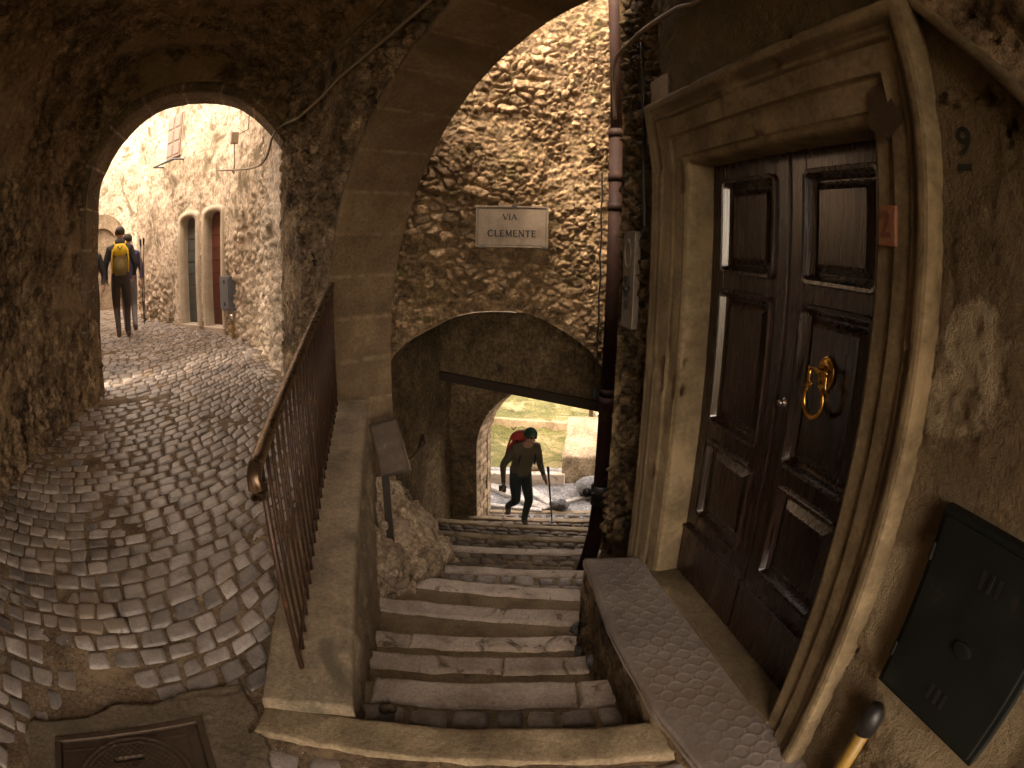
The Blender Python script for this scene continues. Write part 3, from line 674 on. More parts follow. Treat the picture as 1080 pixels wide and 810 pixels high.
def stones(name, quads, mat, dome, n=5, seed=1, gap=.006, parent=None, sidev=None):
    """quads: list of 4x3 corners; each becomes a worn, domed block top with sides"""
    Q = np.array(quads, float); m_ = len(Q)
    c = Q.mean(1, keepdims=True); rnd = np.random.RandomState(seed)
    ctr = Q-c; ln = np.linalg.norm(ctr, axis=-1, keepdims=True); Q = c+ctr*(1-gap/ln)+rnd.normal(0, .0075, Q.shape)*np.array([1, 1, 0])
    t = np.array([0, .07, .22, .5, .78, .93, 1.]) if n == 7 else (np.array([0, .1, .5, .9, 1.]) if n == 5 else np.array([0, .12, .88, 1.])); n = len(t)
    A, B = np.meshgrid(t, t, indexing='ij')
    W = np.stack([(1-A)*(1-B), A*(1-B), A*B, (1-A)*B], -1)          # n,n,4
    P = np.einsum('ijk,mkd->mijd', W, Q)
    # round off the corners in plan
    ca, cb = (A-.5)*2, (B-.5)*2; k = 1-.10*(np.abs(ca)*np.abs(cb))**3
    P = c[:, None]+(P-c[:, None])*k[None, ..., None]
    edge = np.minimum(np.minimum(A, 1-A), np.minimum(B, 1-B))
    h = np.where(edge <= 0, -.022, np.where(edge < .13, -dome*.35, 0))+dome*(1-(ca**2+cb**2)/2)*.6
    P[..., 2] += h+rnd.normal(-.0005, .0042, (m_, 1, 1))+ (rnd.normal(0, .02, (m_, 1, 1))*ca+rnd.normal(0, .02, (m_, 1, 1))*cb)*.09
    P[..., 2] += .002*vnoise(P, 40, seed)
    base = (np.arange(m_)*n*n)[:, None]; gf = grid_faces(n, n)
    F_ = (base[:, :, None]+gf[None]).reshape(-1, 4)
    sid = np.repeat(rnd.uniform(0, 1, m_), n*n)
    return mesh_obj(name, P.reshape(-1, 3), F_, mat, parent, attrs={'sid': sid})
STREETPOLY = [(-2.55, 5.35), (-2.75, 5.9), (-3.38, 6.75), (-4.40, 7.62), (-6.25, 8.6), (-7.6, 9.3), (-8.2, 10.5), (-12.5, 11.2), (-12.5, 8.2), (-4.75, 4.7), (-4.45, 4.3)]
PARL = [(-1.0, 1.42), (-1.54, 4.25)]
def cobbles():
    rnd = random.Random(3); quads = []
    c0_ = -.25; sag = lambda c: .36*min(abs(c-c0_), 1.7)**2
    rowd = .128; k = -16
    while True:
        s_v = k*rowd
        if s_v > 10.5: break
        c = -2.6+rnd.uniform(0, .1)
        cuts = [c]
        while c < 2.0:
            sl = .72*min(abs(c-c0_), 1.7); c += rnd.uniform(.10, .175)/math.sqrt(1+sl*sl)*1.05; cuts.append(c)
        for a, b in zip(cuts[:-1], cuts[1:]):
            th = rowd*(1+0*.0)
            w0 = lambda cc: s_v+sag(cc)+.018*math.sin(cc*3+k*.9)
            w1 = lambda cc: s_v+th+sag(cc)+.018*math.sin(cc*3+(k+1)*.9)
            q = [(w0(a), a), (w0(b), b), (w1(b), b), (w1(a), a)]
            q = [(T[0]*s+N2[0]*cc, T[1]*s+N2[1]*cc) for s, cc in q]
            mx, my = sum(p[0] for p in q)/4, sum(p[1] for p in q)/4; s_ = T[0]*mx+T[1]*my; c_ = N2[0]*mx+N2[1]*my
            if s_ < 5.9:
                if c_ < float(cl(s_))-.05 and s_ > 0: continue
                if c_ > 1.62: continue
                if bool(inpoly(np.array(mx), np.array(my), STAIR)): continue
                xl = PARL[0][0]+(my-1.42)/(4.25-1.42)*(PARL[1][0]-PARL[0][0])
                if my > 1.42 and mx > xl-.05: continue
                if -1.95 < mx < -.85 and .35 < my < 1.38: continue     # concrete round the manhole
                if my < 1.5 and mx > -1.0: continue
                if my < 1.0 and mx > -2.0: continue
            elif not bool(inpoly(np.array(mx), np.array(my), STREETPOLY)): continue
            quads.append([(x, y, float(zf(x, y))) for x, y in q])
        k += 1
    # beyond: straight courses in the street
    for i in range(0, 60):
        for j in range(0, 34):
            x = -12.3+i*.15+(j % 2)*.07; y = 6.0+j*.15
            s_ = T[0]*x+T[1]*y
            if s_ > 10.45 and bool(inpoly(np.array(x), np.array(y), STREETPOLY)):
                quads.append([(xx, yy, float(zf(xx, yy))) for xx, yy in ((x, y), (x+.145, y), (x+.145, y+.145), (x, y+.145))])
    o = stones('cobbled_pavement', quads, M['sett'], .0055, 7, 5, .004)
    o['kind'] = 'structure'
    # front row inside the kerb
    quads = []
    for r_, (y0, y1) in enumerate(((1.145, 1.265), (1.015, 1.135), (.885, 1.005))):
        x = -.93+r_*.05
        while x < .75:
            wd = rnd.uniform(.13, .19); quads.append([(x, y0+.02*x, .002), (x+wd, y0+.02*(x+wd), .002), (x+wd, y1+.02*(x+wd), .002), (x, y1+.02*x, .002)]); x += wd+.004
    o = stones('landing_cobbles', quads, M['sett'], .010, 7, 9, .008); o['kind'] = 'structure'
cobbles()
def block(name, mat, pts_lo, z0, ztop, parent=None, seed=1, wear=.012, step=.03, sid=.5):
    """long worn stone: PTS_LO = (near-left, near-right, far-right, far-left) in plan; top at ztop (float or function)"""
    a, b, c, d = [np.array(p, float) for p in pts_lo]
    nu = max(3, int(np.linalg.norm(b-a)/step)); nv = max(4, int(np.linalg.norm(d-a)/step))
    zt = ztop if callable(ztop) else (lambda x, y: ztop+0*x)
    us = np.concatenate([[0, 0], np.linspace(0, 1, nu), [1, 1]]); vs = np.concatenate([[0, 0], np.linspace(0, 1, nv), [1, 1]])
    U, V = np.meshgrid(us, vs, indexing='ij')
    xy = ((1-U)*(1-V))[..., None]*a+(U*(1-V))[..., None]*b+(U*V)[..., None]*c+((1-U)*V)[..., None]*d
    P = np.concatenate([xy, zt(xy[..., 0], xy[..., 1])[..., None]], -1)
    ni, nj = U.shape; I, J = np.meshgrid(np.arange(ni), np.arange(nj), indexing='ij')
    ring = np.minimum(np.minimum(I, ni-1-I), np.minimum(J, nj-1-J))
    noi = fbm(P, 6, 4, seed); P[..., 2] += wear*.7*noi
    ctr = (a+b+c+d)/4
    def pull(mask, amt):
        P[..., :2][mask] += (ctr-P[..., :2][mask])/np.linalg.norm(ctr-P[..., :2][mask], axis=-1, keepdims=True)*0
    P[..., 2] = np.where(ring == 0, z0, P[..., 2]); P[..., 2] = np.where(ring == 1, P[..., 2]-wear*1.1-wear*np.abs(fbm(P, 11, 3, seed+2)), P[..., 2])
    P[..., 2] = np.where(ring == 2, P[..., 2]-wear*.15, P[..., 2])
    # push edge ring outward with noise so that the outline is worn
    ed = (ring <= 1); e1 = (b-a)/np.linalg.norm(b-a); e2 = (d-a)/np.linalg.norm(d-a)
    off = wear*.9*fbm(P, 8, 3, seed+7)
    sgn = np.where(V <= 0, -1, np.where(V >= 1, 1, 0)); sgu = np.where(U <= 0, -1, np.where(U >= 1, 1, 0))
    P[..., :2] += np.where(ed, off, 0)[..., None]*(sgn[..., None]*e2+sgu[..., None]*e1)
    P[..., :2] -= np.where(ring >= 2, wear*.5*(ring == 2), 0)[..., None]*(sgn[..., None]*e2+sgu[..., None]*e1)
    return surf(name, mat, P, None, (ctr[0], ctr[1], 50), attrs={'sid': sid+0*U}, parent=parent, N=np.broadcast_to(np.array([0., 0, 1]), P.shape))
# landing kerb (curved slightly) made of three stones
for i, (x0, x1) in enumerate(((-.99, .72),)):
    f0 = lambda x: 1.30-.02*((x+.1)**2)*1.0; f1 = lambda x: 1.515-.05*((x+.05)**2)
    o = block('kerb', M['kerbst'], ((x0, f0(x0)), (x1, f0(x1)), (x1, f1(x1)), (x0, f1(x0))), -.25, .028, seed=200+i, wear=.018, step=.016, sid=.35+.2*i); o['kind'] = 'structure'
# concrete round the manhole, manhole cover
ma, mb_ = Vector((-1.81, .86, 0)), Vector((-1.24, 1.27, 0)); me_ = (mb_-ma).normalized(); mp_ = Vector((me_.y, -me_.x, 0))
def conc():
    uu = np.arange(-.30, 1.05, .015); vv = np.arange(-.28, .9, .015); U, V = np.meshgrid(uu, vv, indexing='ij')
    P = np.stack([ma.x+me_.x*U+mp_.x*V, ma.y+me_.y*U+mp_.y*V, 0*U], -1)
    rr = np.minimum(np.minimum(U+.30, 1.05-U), V+.28); edge = rr-.10-.09*fbm(P, 5, 4, 7)
    inn = np.maximum(np.abs(U-.35)-.37, np.abs(V-.30)-.32)
    P[..., 2] = -.03+.056*sst(edge, 0, .03)+.004*fbm(P, 9, 4, 8)-.05*sst(-inn, 0, .01)
    keep = ~((P[..., 1] > 1.29) & (P[..., 0] > -1.0))
    cr = np.abs(fbm(P, 2.2, 4, 31)); P[..., 2] -= .008*(1-sst(cr, 0, .015))
    o = surf('concrete_patch', M['parapet'], P, None, (0, 0, 50), keep, N=np.broadcast_to(np.array([0., 0, 1]), P.shape)); o['kind'] = 'structure'
conc()
mh = thing('manhole_cover', ma+me_*.35+mp_*.3, 'square cast iron manhole cover with circular ribs in the foreground paving', 'manhole cover')
m = MB()
for (u0, u1, v0, v1) in ((-.02, .72, -.02, .012), (-.02, .72, .588, .62), (-.02, .012, .0125, .5875), (.688, .72, .0125, .5875)):
    m.box(ma+me_*u0+mp_*v0+Vector((0, 0, -.02)), me_*(u1-u0), mp_*(v1-v0), (0, 0, .052))
m.build('frame', M['slate'], mh, bevel=.003)
def mcover():
    uu = np.arange(.016, .685, .005); vv = np.arange(.016, .585, .005); U, V = np.meshgrid(uu, vv, indexing='ij'); r_ = np.hypot(U-.35, V-.30)
    h = .018+.005*(np.abs(r_-.27) < .006)+.005*(np.abs(r_-.245) < .004)+.004*((np.abs(np.abs(U-.35)-.29) < .004) | (np.abs(np.abs(V-.30)-.24) < .004))
    tri = ((np.sin(U*210)*np.sin(V*210)) > .2)&(r_ < .235); h = h+.0025*tri-.012*((np.abs(U-.35) < .07)&(np.abs(V-.15) < .010))
    P = np.stack([ma.x+me_.x*U+mp_.x*V, ma.y+me_.y*U+mp_.y*V, h], -1)
    return surf('plate', M['slate'], P, None, (0, 0, 50), parent=mh, N=np.broadcast_to(np.array([0., 0, 1]), P.shape))
mcover()

# ------------------------------------------------------------------ 5. stairs
RISE = .2
DK = [1.53, 1.98, 2.40, 2.83, 3.42, 4.03, 4.62, 5.36, 6.02, 6.70, 7.28, 7.92]     # far edge of every nosing along y
stair = thing('stone_staircase', (0, 1.6, -2.2), 'worn stone staircase dropping from the landing down into the tunnel', 'staircase')
XL = [-.64, -.68, -.80, -.95, -1.12, -1.05, -1.0, -1.05, -1.25, -1.2, -1.1, -1.0]; XR = [.66, .60, .52, .50, .54, .62, .95, 1.1, 1.2, 1.2, 1.3, 1.3]
TIL = [0, .03, .02, .02, -.07, -.11, -.06, -.04, -.08, -.10, -.05, 0]
rs = random.Random(11)
for k in range(1, 12):
    zt = -RISE*k; y1 = DK[k]; y0 = DK[k-1]; nw = {1: .175, 2: .14, 3: .135, 4: .17, 5: .16, 6: .13}.get(k, .115)
    xl, xr = XL[k], XR[k]; ty = lambda x, k=k: TIL[k]*x
    tp = TIL[k-1]
    # cobbled tread: a bed plus stones, then the nosing stone(s)
    m = MB(); n_ = 24
    g = [[((xl+(xr-xl)*i/n_), y0-.25+tp*(xl+(xr-xl)*i/n_)*.5+(y1-.02-y0+.25)*j/6+ty(xl+(xr-xl)*i/n_)*(j/6), zt-.018) for j in range(7)] for i in range(n_+1)]
    P = np.array(g); P[..., 2] += .006*fbm(P, 10, 3, k)
    top = P
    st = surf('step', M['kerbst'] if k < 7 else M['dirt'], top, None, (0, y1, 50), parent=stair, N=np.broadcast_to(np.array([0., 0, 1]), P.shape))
    quads = []; ya, yb = y0-.16, y1-nw-.006; rows = max(1, round((yb-ya)/.125))
    if k >= 7: rows = max(2, round((yb-ya)/.11))
    for r_ in range(rows):
        x = xl+rs.uniform(0, .08)*(r_ % 2)
        while x < xr-.05:
            wd = min(rs.uniform(.13, .23), xr-x); h0_ = ya+(yb-ya)*r_/rows; h1_ = ya+(yb-ya)*(r_+1)/rows-.004
            quads.append([(x, h0_+ty(x), zt-.006), (x+wd, h0_+ty(x+wd), zt-.006), (x+wd, h1_+ty(x+wd), zt-.006), (x, h1_+ty(x), zt-.006)]); x += wd+.004
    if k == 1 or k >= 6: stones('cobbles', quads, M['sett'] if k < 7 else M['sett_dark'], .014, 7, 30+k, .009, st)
    cuts = {1: [xl+.04, .34, xr+.02], 2: [xl+.0, -.02, xr-.06], 3: [xl+.02, -.62, xr-.02], 4: [xl, xr], 5: [xl, xr], 6: [xl, xr], 7: [xl, xr]}.get(k, [xl, -.1, xr])
    for i in range(len(cuts)-1):
        a, b = cuts[i]+.004, cuts[i+1]-.004
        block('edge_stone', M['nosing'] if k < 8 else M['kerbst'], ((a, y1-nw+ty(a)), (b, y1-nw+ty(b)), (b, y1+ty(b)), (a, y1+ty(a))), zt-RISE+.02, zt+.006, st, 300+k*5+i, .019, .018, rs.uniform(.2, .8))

# parapet beside the stairs
pz = lambda x, y: .085+(y-1.45)/(4.2-1.45)*.46
def para():
    us = np.linspace(0, 1, 130)
    L0, L1, R0, R1 = np.array([-.985, 1.43]), np.array([-1.56, 4.28]), np.array([-.60, 1.475]), np.array([-1.17, 4.3])
    cross = [(0, -.6, 0), (0, -.3, 0), (0, -.012, 1), (.03, 0, 1), (.2, 0, 1), (.4, .0, 1), (.6, .002, 1), (.8, 0, 1), (.96, -.002, 1), (1, -.018, 1), (1.0, -.2, 1), (1.02, -.5, 1), (1.02, -.9, 1), (1.02, -1.3, 1), (1.03, -1.8, 1)]
    cr = []
    for (a, b) in zip(cross[:-1], cross[1:]):
        n = max(1, int(max(abs(b[0]-a[0])*.4, abs(b[1]-a[1]))/.03))
        cr += [tuple(np.array(a)+(np.array(b)-np.array(a))*k/n) for k in range(n)]
    cr.append(cross[-1]); P = np.zeros((len(us), len(cr), 3)); wl = np.zeros((len(us), len(cr)))
    for i, u in enumerate(us):
        a = L0+(L1-L0)*u; b = R0+(R1-R0)*u; zt = .085+u*.47
        for j, (t_, dz, _) in enumerate(cr):
            P[i, j] = (*(a+(b-a)*t_), zt+dz); wl[i, j] = 1 if dz < -.05 and t_ > .9 else .12
    P = np.concatenate([P[:1].copy(), P, P[-1:]], 0); P[0, :, 2] = np.minimum(P[0, :, 2], -.3); wl = np.concatenate([wl[:1]*0, wl, wl[-1:]], 0)
    d = (.03*fbm(P, 4, 4, 33)+.03*fbm(P, 12, 4, 34))*wl
    return surf('parapet_wall', M['parapet'], P, d, (-1, 2, 50), attrs={'sid': .5+0*wl})
tag(para(), 'low cement parapet wall between the cobbled passage and the stairs', 'parapet')

# natural rock left of the stairs
def outcrop():
    ks = [(3.05, [(-1.10, .10), (-1.06, -.25), (-1.02, -.55), (-.98, -.9), (-.98, -1.2)]),
          (3.5, [(-1.22, .35), (-1.14, -.10), (-1.02, -.45), (-.98, -.75), (-1.05, -1.3)]),
          (4.1, [(-1.32, .50), (-1.16, -.25), (-1.02, -.66), (-.76, -.83), (-.66, -1.5)]),
          (4.6, [(-1.42, .45), (-1.16, -.35), (-.90, -.66), (-.62, -.98), (-.50, -1.7)]),
          (5.1, [(-1.5, .35), (-1.22, -.45), (-.95, -.75), (-.62, -1.15), (-.50, -1.9)]),
          (5.5, [(-1.5, .1), (-1.32, -.65), (-1.10, -1.0), (-.85, -1.35), (-.70, -2.0)]),
          (5.9, [(-1.6, -.3), (-1.45, -1.0), (-1.3, -1.4), (-1.2, -1.7), (-1.1, -2.2)])]
    ys = np.linspace(3.05, 5.9, 190); vs = np.linspace(0, 4, 150)
    ky = np.array([k[0] for k in ks]); A = np.array([k[1] for k in ks])
    B = np.stack([[np.interp(ys, ky, A[:, j, c]) for c in (0, 1)] for j in range(5)], 0)   # 5,2,ny
    P = np.zeros((len(ys), len(vs), 3))
    for i in range(len(ys)):
        P[i, :, 0] = np.interp(vs, range(5), B[:, 0, i]); P[i, :, 2] = np.interp(vs, range(5), B[:, 1, i]); P[i, :, 1] = ys[i]
    for ax in (0, 1):
        for _ in range(10): P = np.concatenate([P[:1], (P[:-2]+2*P[1:-1]+P[2:])/4, P[-1:]], 0) if ax == 0 else np.concatenate([P[:, :1], (P[:, :-2]+2*P[:, 1:-1]+P[:, 2:])/4, P[:, -1:]], 1)
    F1, F2, ID = worley(P+.12*np.stack([fbm(P, 4, 4, k) for k in (1, 2, 3)], -1), (2.7, 2.7, 3.0), 17)
    G1, G2, _ = worley(P, (13, 13, 13), 18)
    d = .08*(sst(F2-F1, 0, .35)-.6)+.09*fbm(P, 2.6, 4, 19)+.05*fbm(P, 9, 6, 20, .62)+.008*sst(G2-G1, 0, .4)
    return surf('rock_outcrop', M['boulder'], P, d, (0, 3, 0), attrs={'sid': ID})
tag(outcrop(), 'pale natural rock outcrop at the foot of the arch pier beside the steps', 'rock')

# cement ledge with ring pattern by the door
ledge = thing('cement_ledge', (.7, 2, -1.2), 'raised cement ledge with embossed ring pattern below the wooden door', 'ledge')
EDGE = [(2.72, .425), (2.66, .42), (2.07, .455), (1.48, .565), (1.18, .665), (.9, .78), (.5, .93), (0, 1.02)]
def edx(y): return np.interp(-y, [-e[0] for e in EDGE], [e[1] for e in EDGE])
def wallx(y): return DO[0]+DD[0]*((y-DO[1])/DD[1])
def slab():
    ys = np.arange(0.2, 2.72, .0045); vs = np.linspace(0, 1, 110); Y, V = np.meshgrid(ys, vs, indexing='ij')
    x0 = edx(Y)+.01*fbm(np.stack([Y, 0*Y, 0*Y], -1), 6, 4, 3); x1 = wallx(Y)+.05; X = x0+(x1-x0)*V
    Y2 = Y+.05*(X-.42)*0; P = np.stack([X, Y2, 0*X], -1)
    px, py = X+.02*np.sin(Y*3), Y; h = 0*X
    for (ox, oy) in ((0, 0), (.045, .052)):
        gx = (px-ox) % .09-.045; gy = (py-oy) % .104-.052; r_ = np.hypot(gx, gy); gap = sst(np.hypot(gx+.03, gy+.03), .012, .024)
        h = np.maximum(h, .0027*np.exp(-((r_-.036)/.0052)**2)*gap)
    wearm = .3+.7*sst(fbm(P, 3, 3, 2), -.4, .1)
    edge = np.minimum(V*.4, (2.72-Y))
    P[..., 2] = .092-.02*sst(1.2-Y, 0, .3)+h*wearm*sst(edge, .015, .05)-.02*(1-sst(edge, 0, .022))+.003*fbm(P, 5, 3, 5)
    surf('slab', M['slab'], P, None, (0, 1, 50), parent=ledge, N=np.broadcast_to(np.array([0., 0, 1]), P.shape))
    # rough side wall
    pts = [(edx(y), y) for y in np.arange(0.3, 2.72, .02)]+[(.425+.25*k/12, 2.725) for k in range(0, 22)]
    zz = np.linspace(.085, -1.5, 80); P = np.zeros((len(pts), 80, 3)); pa = np.array(pts)
    P[..., 0] = pa[:, None, 0]-.02*sst(.08-zz, 0, .1)*0; P[..., 1] = pa[:, None, 1]; P[..., 2] = zz
    F1, F2, ID = rock_attr(P, 81); tp = sst(.085-P[..., 2], 0, .04)
    N_ = normals(P)
    surf('side_wall', M['doorwall'], P, (rough_disp(P, 81, .03, .02, .025)-.01)*tp-.006, (0, 1.5, 0), attrs={'sid': ID}, parent=ledge)
slab()

# ------------------------------------------------------------------ 6. the street beyond the arch
SW = [(-2.45, 5.62), (-2.8, 5.95), (-3.43, 6.80), (-4.45, 7.68), (-6.29, 8.66), (-7.59, 9.33), (-7.75, 9.9), (-8.0, 11.2), (-8.6, 13)]
sw = np.array(SW); seg = np.linalg.norm(np.diff(sw, axis=0), axis=1); cum = np.concatenate([[0], np.cumsum(seg)]); LD = cum[3]
def swp(l, z, dep=0):
    l = np.asarray(l, float); x = np.interp(l, cum, sw[:, 0]); y = np.interp(l, cum, sw[:, 1])
    e = .02; dx = np.interp(l+e, cum, sw[:, 0])-np.interp(l-e, cum, sw[:, 0]); dy = np.interp(l+e, cum, sw[:, 1])-np.interp(l-e, cum, sw[:, 1]); n = np.hypot(dx, dy)
    return np.stack(np.broadcast_arrays(x+dy/n*dep, y-dx/n*dep, z), -1)
DOORS = [(LD-.03, LD+.52), (LD+.83, LD+1.40)]
def doortop(a, b): return 2.44, .10
def sdfS(l, z):
    r = 9+0*l
    for a, b in DOORS:
        c = (a+b)/2; hw = (b-a)/2; top = 2.44+.10*np.sqrt(np.clip(1-((l-c)/hw)**2, 0, 1))
        r = np.minimum(r, np.maximum(np.abs(l-c)-hw, np.maximum(z-top, .70-z)))
    return r
def streetwall():
    ls = np.concatenate([np.arange(0, LD-.4, .03), np.arange(LD-.4, LD+1.9, .02), np.arange(LD+1.9, cum[-1], .05)]); zz = np.concatenate([np.arange(.2, 4.9, .03), np.arange(4.9, 7.6, .12)])
    U, V = np.meshgrid(ls, zz, indexing='ij'); U, V, s, keep = snap(U, V, sdfS, .02)
    P = swp(U, V); N_ = np.concatenate([-(swp(U, V, .1)-P)[..., :2]*10, 0*V[..., None]], -1)
    F1, F2, ID = rock_attr(P, 91, (6, 6, 8)); st = sst(fbm(P, .9, 3, 95)+.9*(sst(3.2-P[..., 2], 0, 2.5)-.6)+.5*(sst(2.4-U, 0, 2)), -.1, .35)
    d = .04*fbm(P, .9, 4, 91)+.02*fbm(P, 8, 4, 92)+.06*(sst(F2-F1, 0, .45)-.6)*st
    return surf('street_house_wall', M['street'], P, d*sst(s, 0, .1), (-6, 3, 3), keep, attrs={'sid': ID}, N=N_)
hs_ = thing('street_house', (-5, 8.2, .6), 'sunlit peeling plaster house with two narrow arched doors', 'house')
o = streetwall(); o.name = 'wall'; o.parent = hs_; o.location = Vector(o.location)-hs_.location
M['surr'] = rock('door_plaster', (.55, .45, .34), (.66, .55, .42), (.74, .64, .52), 3, 30, None, None, bump=.5, bdist=.008, spk=.2)
for i, (a, b) in enumerate(DOORS):
    c = (a+b)/2; hw = (b-a)/2
    pr = [(a, .70)]+[(a, .70+1.74*k/8) for k in range(1, 9)]+[(c-hw*math.cos(math.pi*k/12), 2.44+.10*math.sin(math.pi*k/12)) for k in range(1, 12)]+[(b, 2.44-1.74*k/8) for k in range(0, 9)]
    l_, z_ = np.array([p_[0] for p_ in pr]), np.array([p_[1] for p_ in pr])
    lo = np.where(z_ < 2.44, l_+np.sign(l_-c)*.10, c+(l_-c)*(1+.10/hw)); zo = np.where(z_ < 2.44, z_, z_+.10)
    LL = np.stack([lo, lo, l_, l_, l_], 1); ZZ = np.stack([zo, zo, z_, z_, z_], 1); DD_ = np.stack([0*l_+.05, 0*l_-.03, 0*l_-.035, 0*l_+.06, 0*l_+.22], 1)
    P = swp(LL, ZZ, DD_*1.0)
    P = np.stack([swp(LL[:, j], ZZ[:, j], float(-DD_[0, j])*-1) for j in range(5)], 1)
    surf('door_surround', M['surr'], P, .006*fbm(P, 6, 3, i), (float(swp(c, 1)[0])+.3, float(swp(c, 1)[1])-.8, 1.6), parent=hs_)
    m = MB(); mt = M['redwood'] if i == 0 else M['darkwood']
    p0_, p1_ = Vector(swp(a, .72, .13)), Vector(swp(b, .72, .13)); ax = p1_-p0_; nrm = (Vector(swp(a, .72, .17))-p0_)
    m.box(p0_, ax, nrm, (0, 0, 1.85)); dr = m.build('door', mt, hs_)
    q = MB(); n_ = 5
    for k in range(9):
        z0 = .04+k*.2; q.box(p0_+ax*.08+Vector((0, 0, z0))-nrm*.35, ax*.84, nrm*.35, (0, 0, .185))
    q.build('door_board', mt, dr, bevel=.006)
    if i == 0:
        q = MB(); hp = p0_+ax*.12+Vector((0, 0, 1.05))-nrm*.6; q.tube([hp, hp-nrm*1.2, hp-nrm*1.2+ax*.16], .014, 8); q.cbox(hp+Vector((0, 0, -.09)), .04, .03, .14); q.build('handle', M['black'], dr)
    m = MB(); s0, s1 = Vector(swp(a-.06, .60, -.05)), Vector(swp(b+.06, .60, -.05)); m.box(s0, s1-s0, nrm/nrm.length*.26, (0, 0, .11)); m.build('door_step', M['surr'], hs_, bevel=.012)
# window shutter high on that wall
w0_, w1_ = LD+1.52, LD+2.12
p0_, p1_ = Vector(swp(w0_, 3.70, -.045)), Vector(swp(w1_, 3.70, -.045)); ax = p1_-p0_; nrm = (Vector(swp(w0_, 3.7, .05))-p0_)
m = MB(); m.box(p0_+nrm*.3, ax, nrm*1.2, (0, 0, .84)); wn = m.build('window', M['surr'], hs_)
for k in range(2):
    q = MB(); q.box(p0_+ax*(.04+.47*k), ax*.45, nrm*.28, (0, 0, .82))
    for j in range(3): q.box(p0_+ax*(.08+.47*k)+Vector((0, 0, .05+j*.26))-nrm*.12, ax*.37, nrm*.12, (0, 0, .2))
    q.build('shutter', M['shutter'], wn, bevel=.004)
m = MB(); s0 = Vector(swp(w0_-.1, 3.60, -.22)); s1 = Vector(swp(w1_+.15, 3.60, -.22)); m.tube([s0, s1], .022, 8); m.tube([s0, Vector(swp(w0_-.1, 3.60, .02))], .016, 8); m.tube([s1, Vector(swp(w1_+.15, 3.60, .02))], .016, 8); m.build('window_bar', M['greydoor'], hs_, smooth=True)
# grey meter cabinet + gas pipe on street wall
l0 = LD-.50
mc = thing('meter_cabinet', Vector(swp(l0, 1.0)), 'small grey metal meter cabinet on the sunlit street wall', 'cabinet')
m = MB(); a_ = Vector(swp(l0-.03, 1.0, -.07)); b_ = Vector(swp(l0+.42, 1.0, -.07)); n_ = (Vector(swp(l0, 1., .1))-Vector(swp(l0, 1., 0))).normalized(); m.box(a_, b_-a_, n_*.12, (0, 0, .51)); bx_ = m.build('box', M['greydoor'], mc, bevel=.008)
m = MB(); m.box(a_+(b_-a_)*.06+Vector((0, 0, .03))-n_*.012, (b_-a_)*.88, n_*.011, (0, 0, .45)); dd_ = m.build('door', M['greydoor'], mc, bevel=.005)
m = MB()
for z0 in (.07, .40):
    for k in range(3): m = MB(); m.box(a_+(b_-a_)*(.4+.07*k)+Vector((0, 0, z0))-n_*.016, (b_-a_)*.03, n_*.004, (0, 0, .05)); m.build('vent_slot', M['black'], dd_)
def gas_pipe(base, top, n_, label, r=.028):
    t_ = thing('gas_pipe', base, label, 'pipe', )
    b_, u_ = Vector(base), Vector(top)
    m = MB(); m.tube([b_, u_], r, 12); m.build('pipe', M['yellow'], t_, smooth=True)
    m = MB(); m.tube([u_-Vector((0, 0, .02)), u_+Vector((0, 0, .05)), u_+Vector((0, 0, .09))], [r*1.45, r*1.5, r*.8], 12); m.build('fitting', M['steel'] if r < .027 else M['black'], t_, smooth=True)
    return t_
pb = Vector(swp(LD-.62, .45, -.08)); gas_pipe(pb, pb+Vector((0, 0, .42)), None, 'short yellow gas pipe standing under the grey cabinet in the street', .026)
# far houses closing the street
def far_house():
    h = thing('far_house', (-10, 12, .8), 'pale overexposed house at the far end of the street', 'house')
    grid_wall('wall', M['street'], [(-14.5, 10.2), (-8.3, 13.2)], .5, 8.5, .12, 97, (0, 0, 2), None, None, (.05, .03, .03), parent=h)
    e = (np.array([-8.3, 13.2])-np.array([-14.5, 10.2])); e = e/np.linalg.norm(e); n = np.array([e[1], -e[0]])
    b = np.array([-14.5, 10.2])+e*3.35+n*.07
    m = MB(); pr = [(0, 0), (0, 1.7)]+[(.5-.5*math.cos(math.pi*k/10), 1.7+.5*math.sin(math.pi*k/10)) for k in range(1, 10)]+[(1, 1.7), (1, 0)]
    f_ = lambda s_, o_, dz: [(b[0]+e[0]*((p_[0]-.5)*s_+.5)+n[0]*o_, b[1]+e[1]*((p_[0]-.5)*s_+.5)+n[1]*o_, .75+p_[1]*(1+(s_-1)*.5)) for p_ in pr]
    m.loft([f_(1.35, -.1, 0), f_(1.35, .05, 0), f_(1.0, .05, 0), f_(1.0, -.05, 0)], cap=False); m.build('arched_doorway', M['brick'], h)
    m = MB(); m.loft([f_(1.0, -.03, 0), f_(.98, -.03, 0)]); m.build('door', M['brick'], h)
far_house()
grid_wall('opposite_house_wall', M['street'], [(-4.72, 4.92), (-8, 6.6), (-15, 10)], .2, 6.5, .12, 98, (-5, 8, 2), 'plastered wall on the left side of the street behind the arch jamb', 'wall', (.05, .03, .03))
grid_wall('passage_outer_wall', M['street'], [(-4.85, 4.75), (-2.25, 5.95)], 3.75, 6.5, .1, 99, (-6, 9, 4), 'plaster wall above the street side of the passage arch', 'wall', (.04, .02, .02))

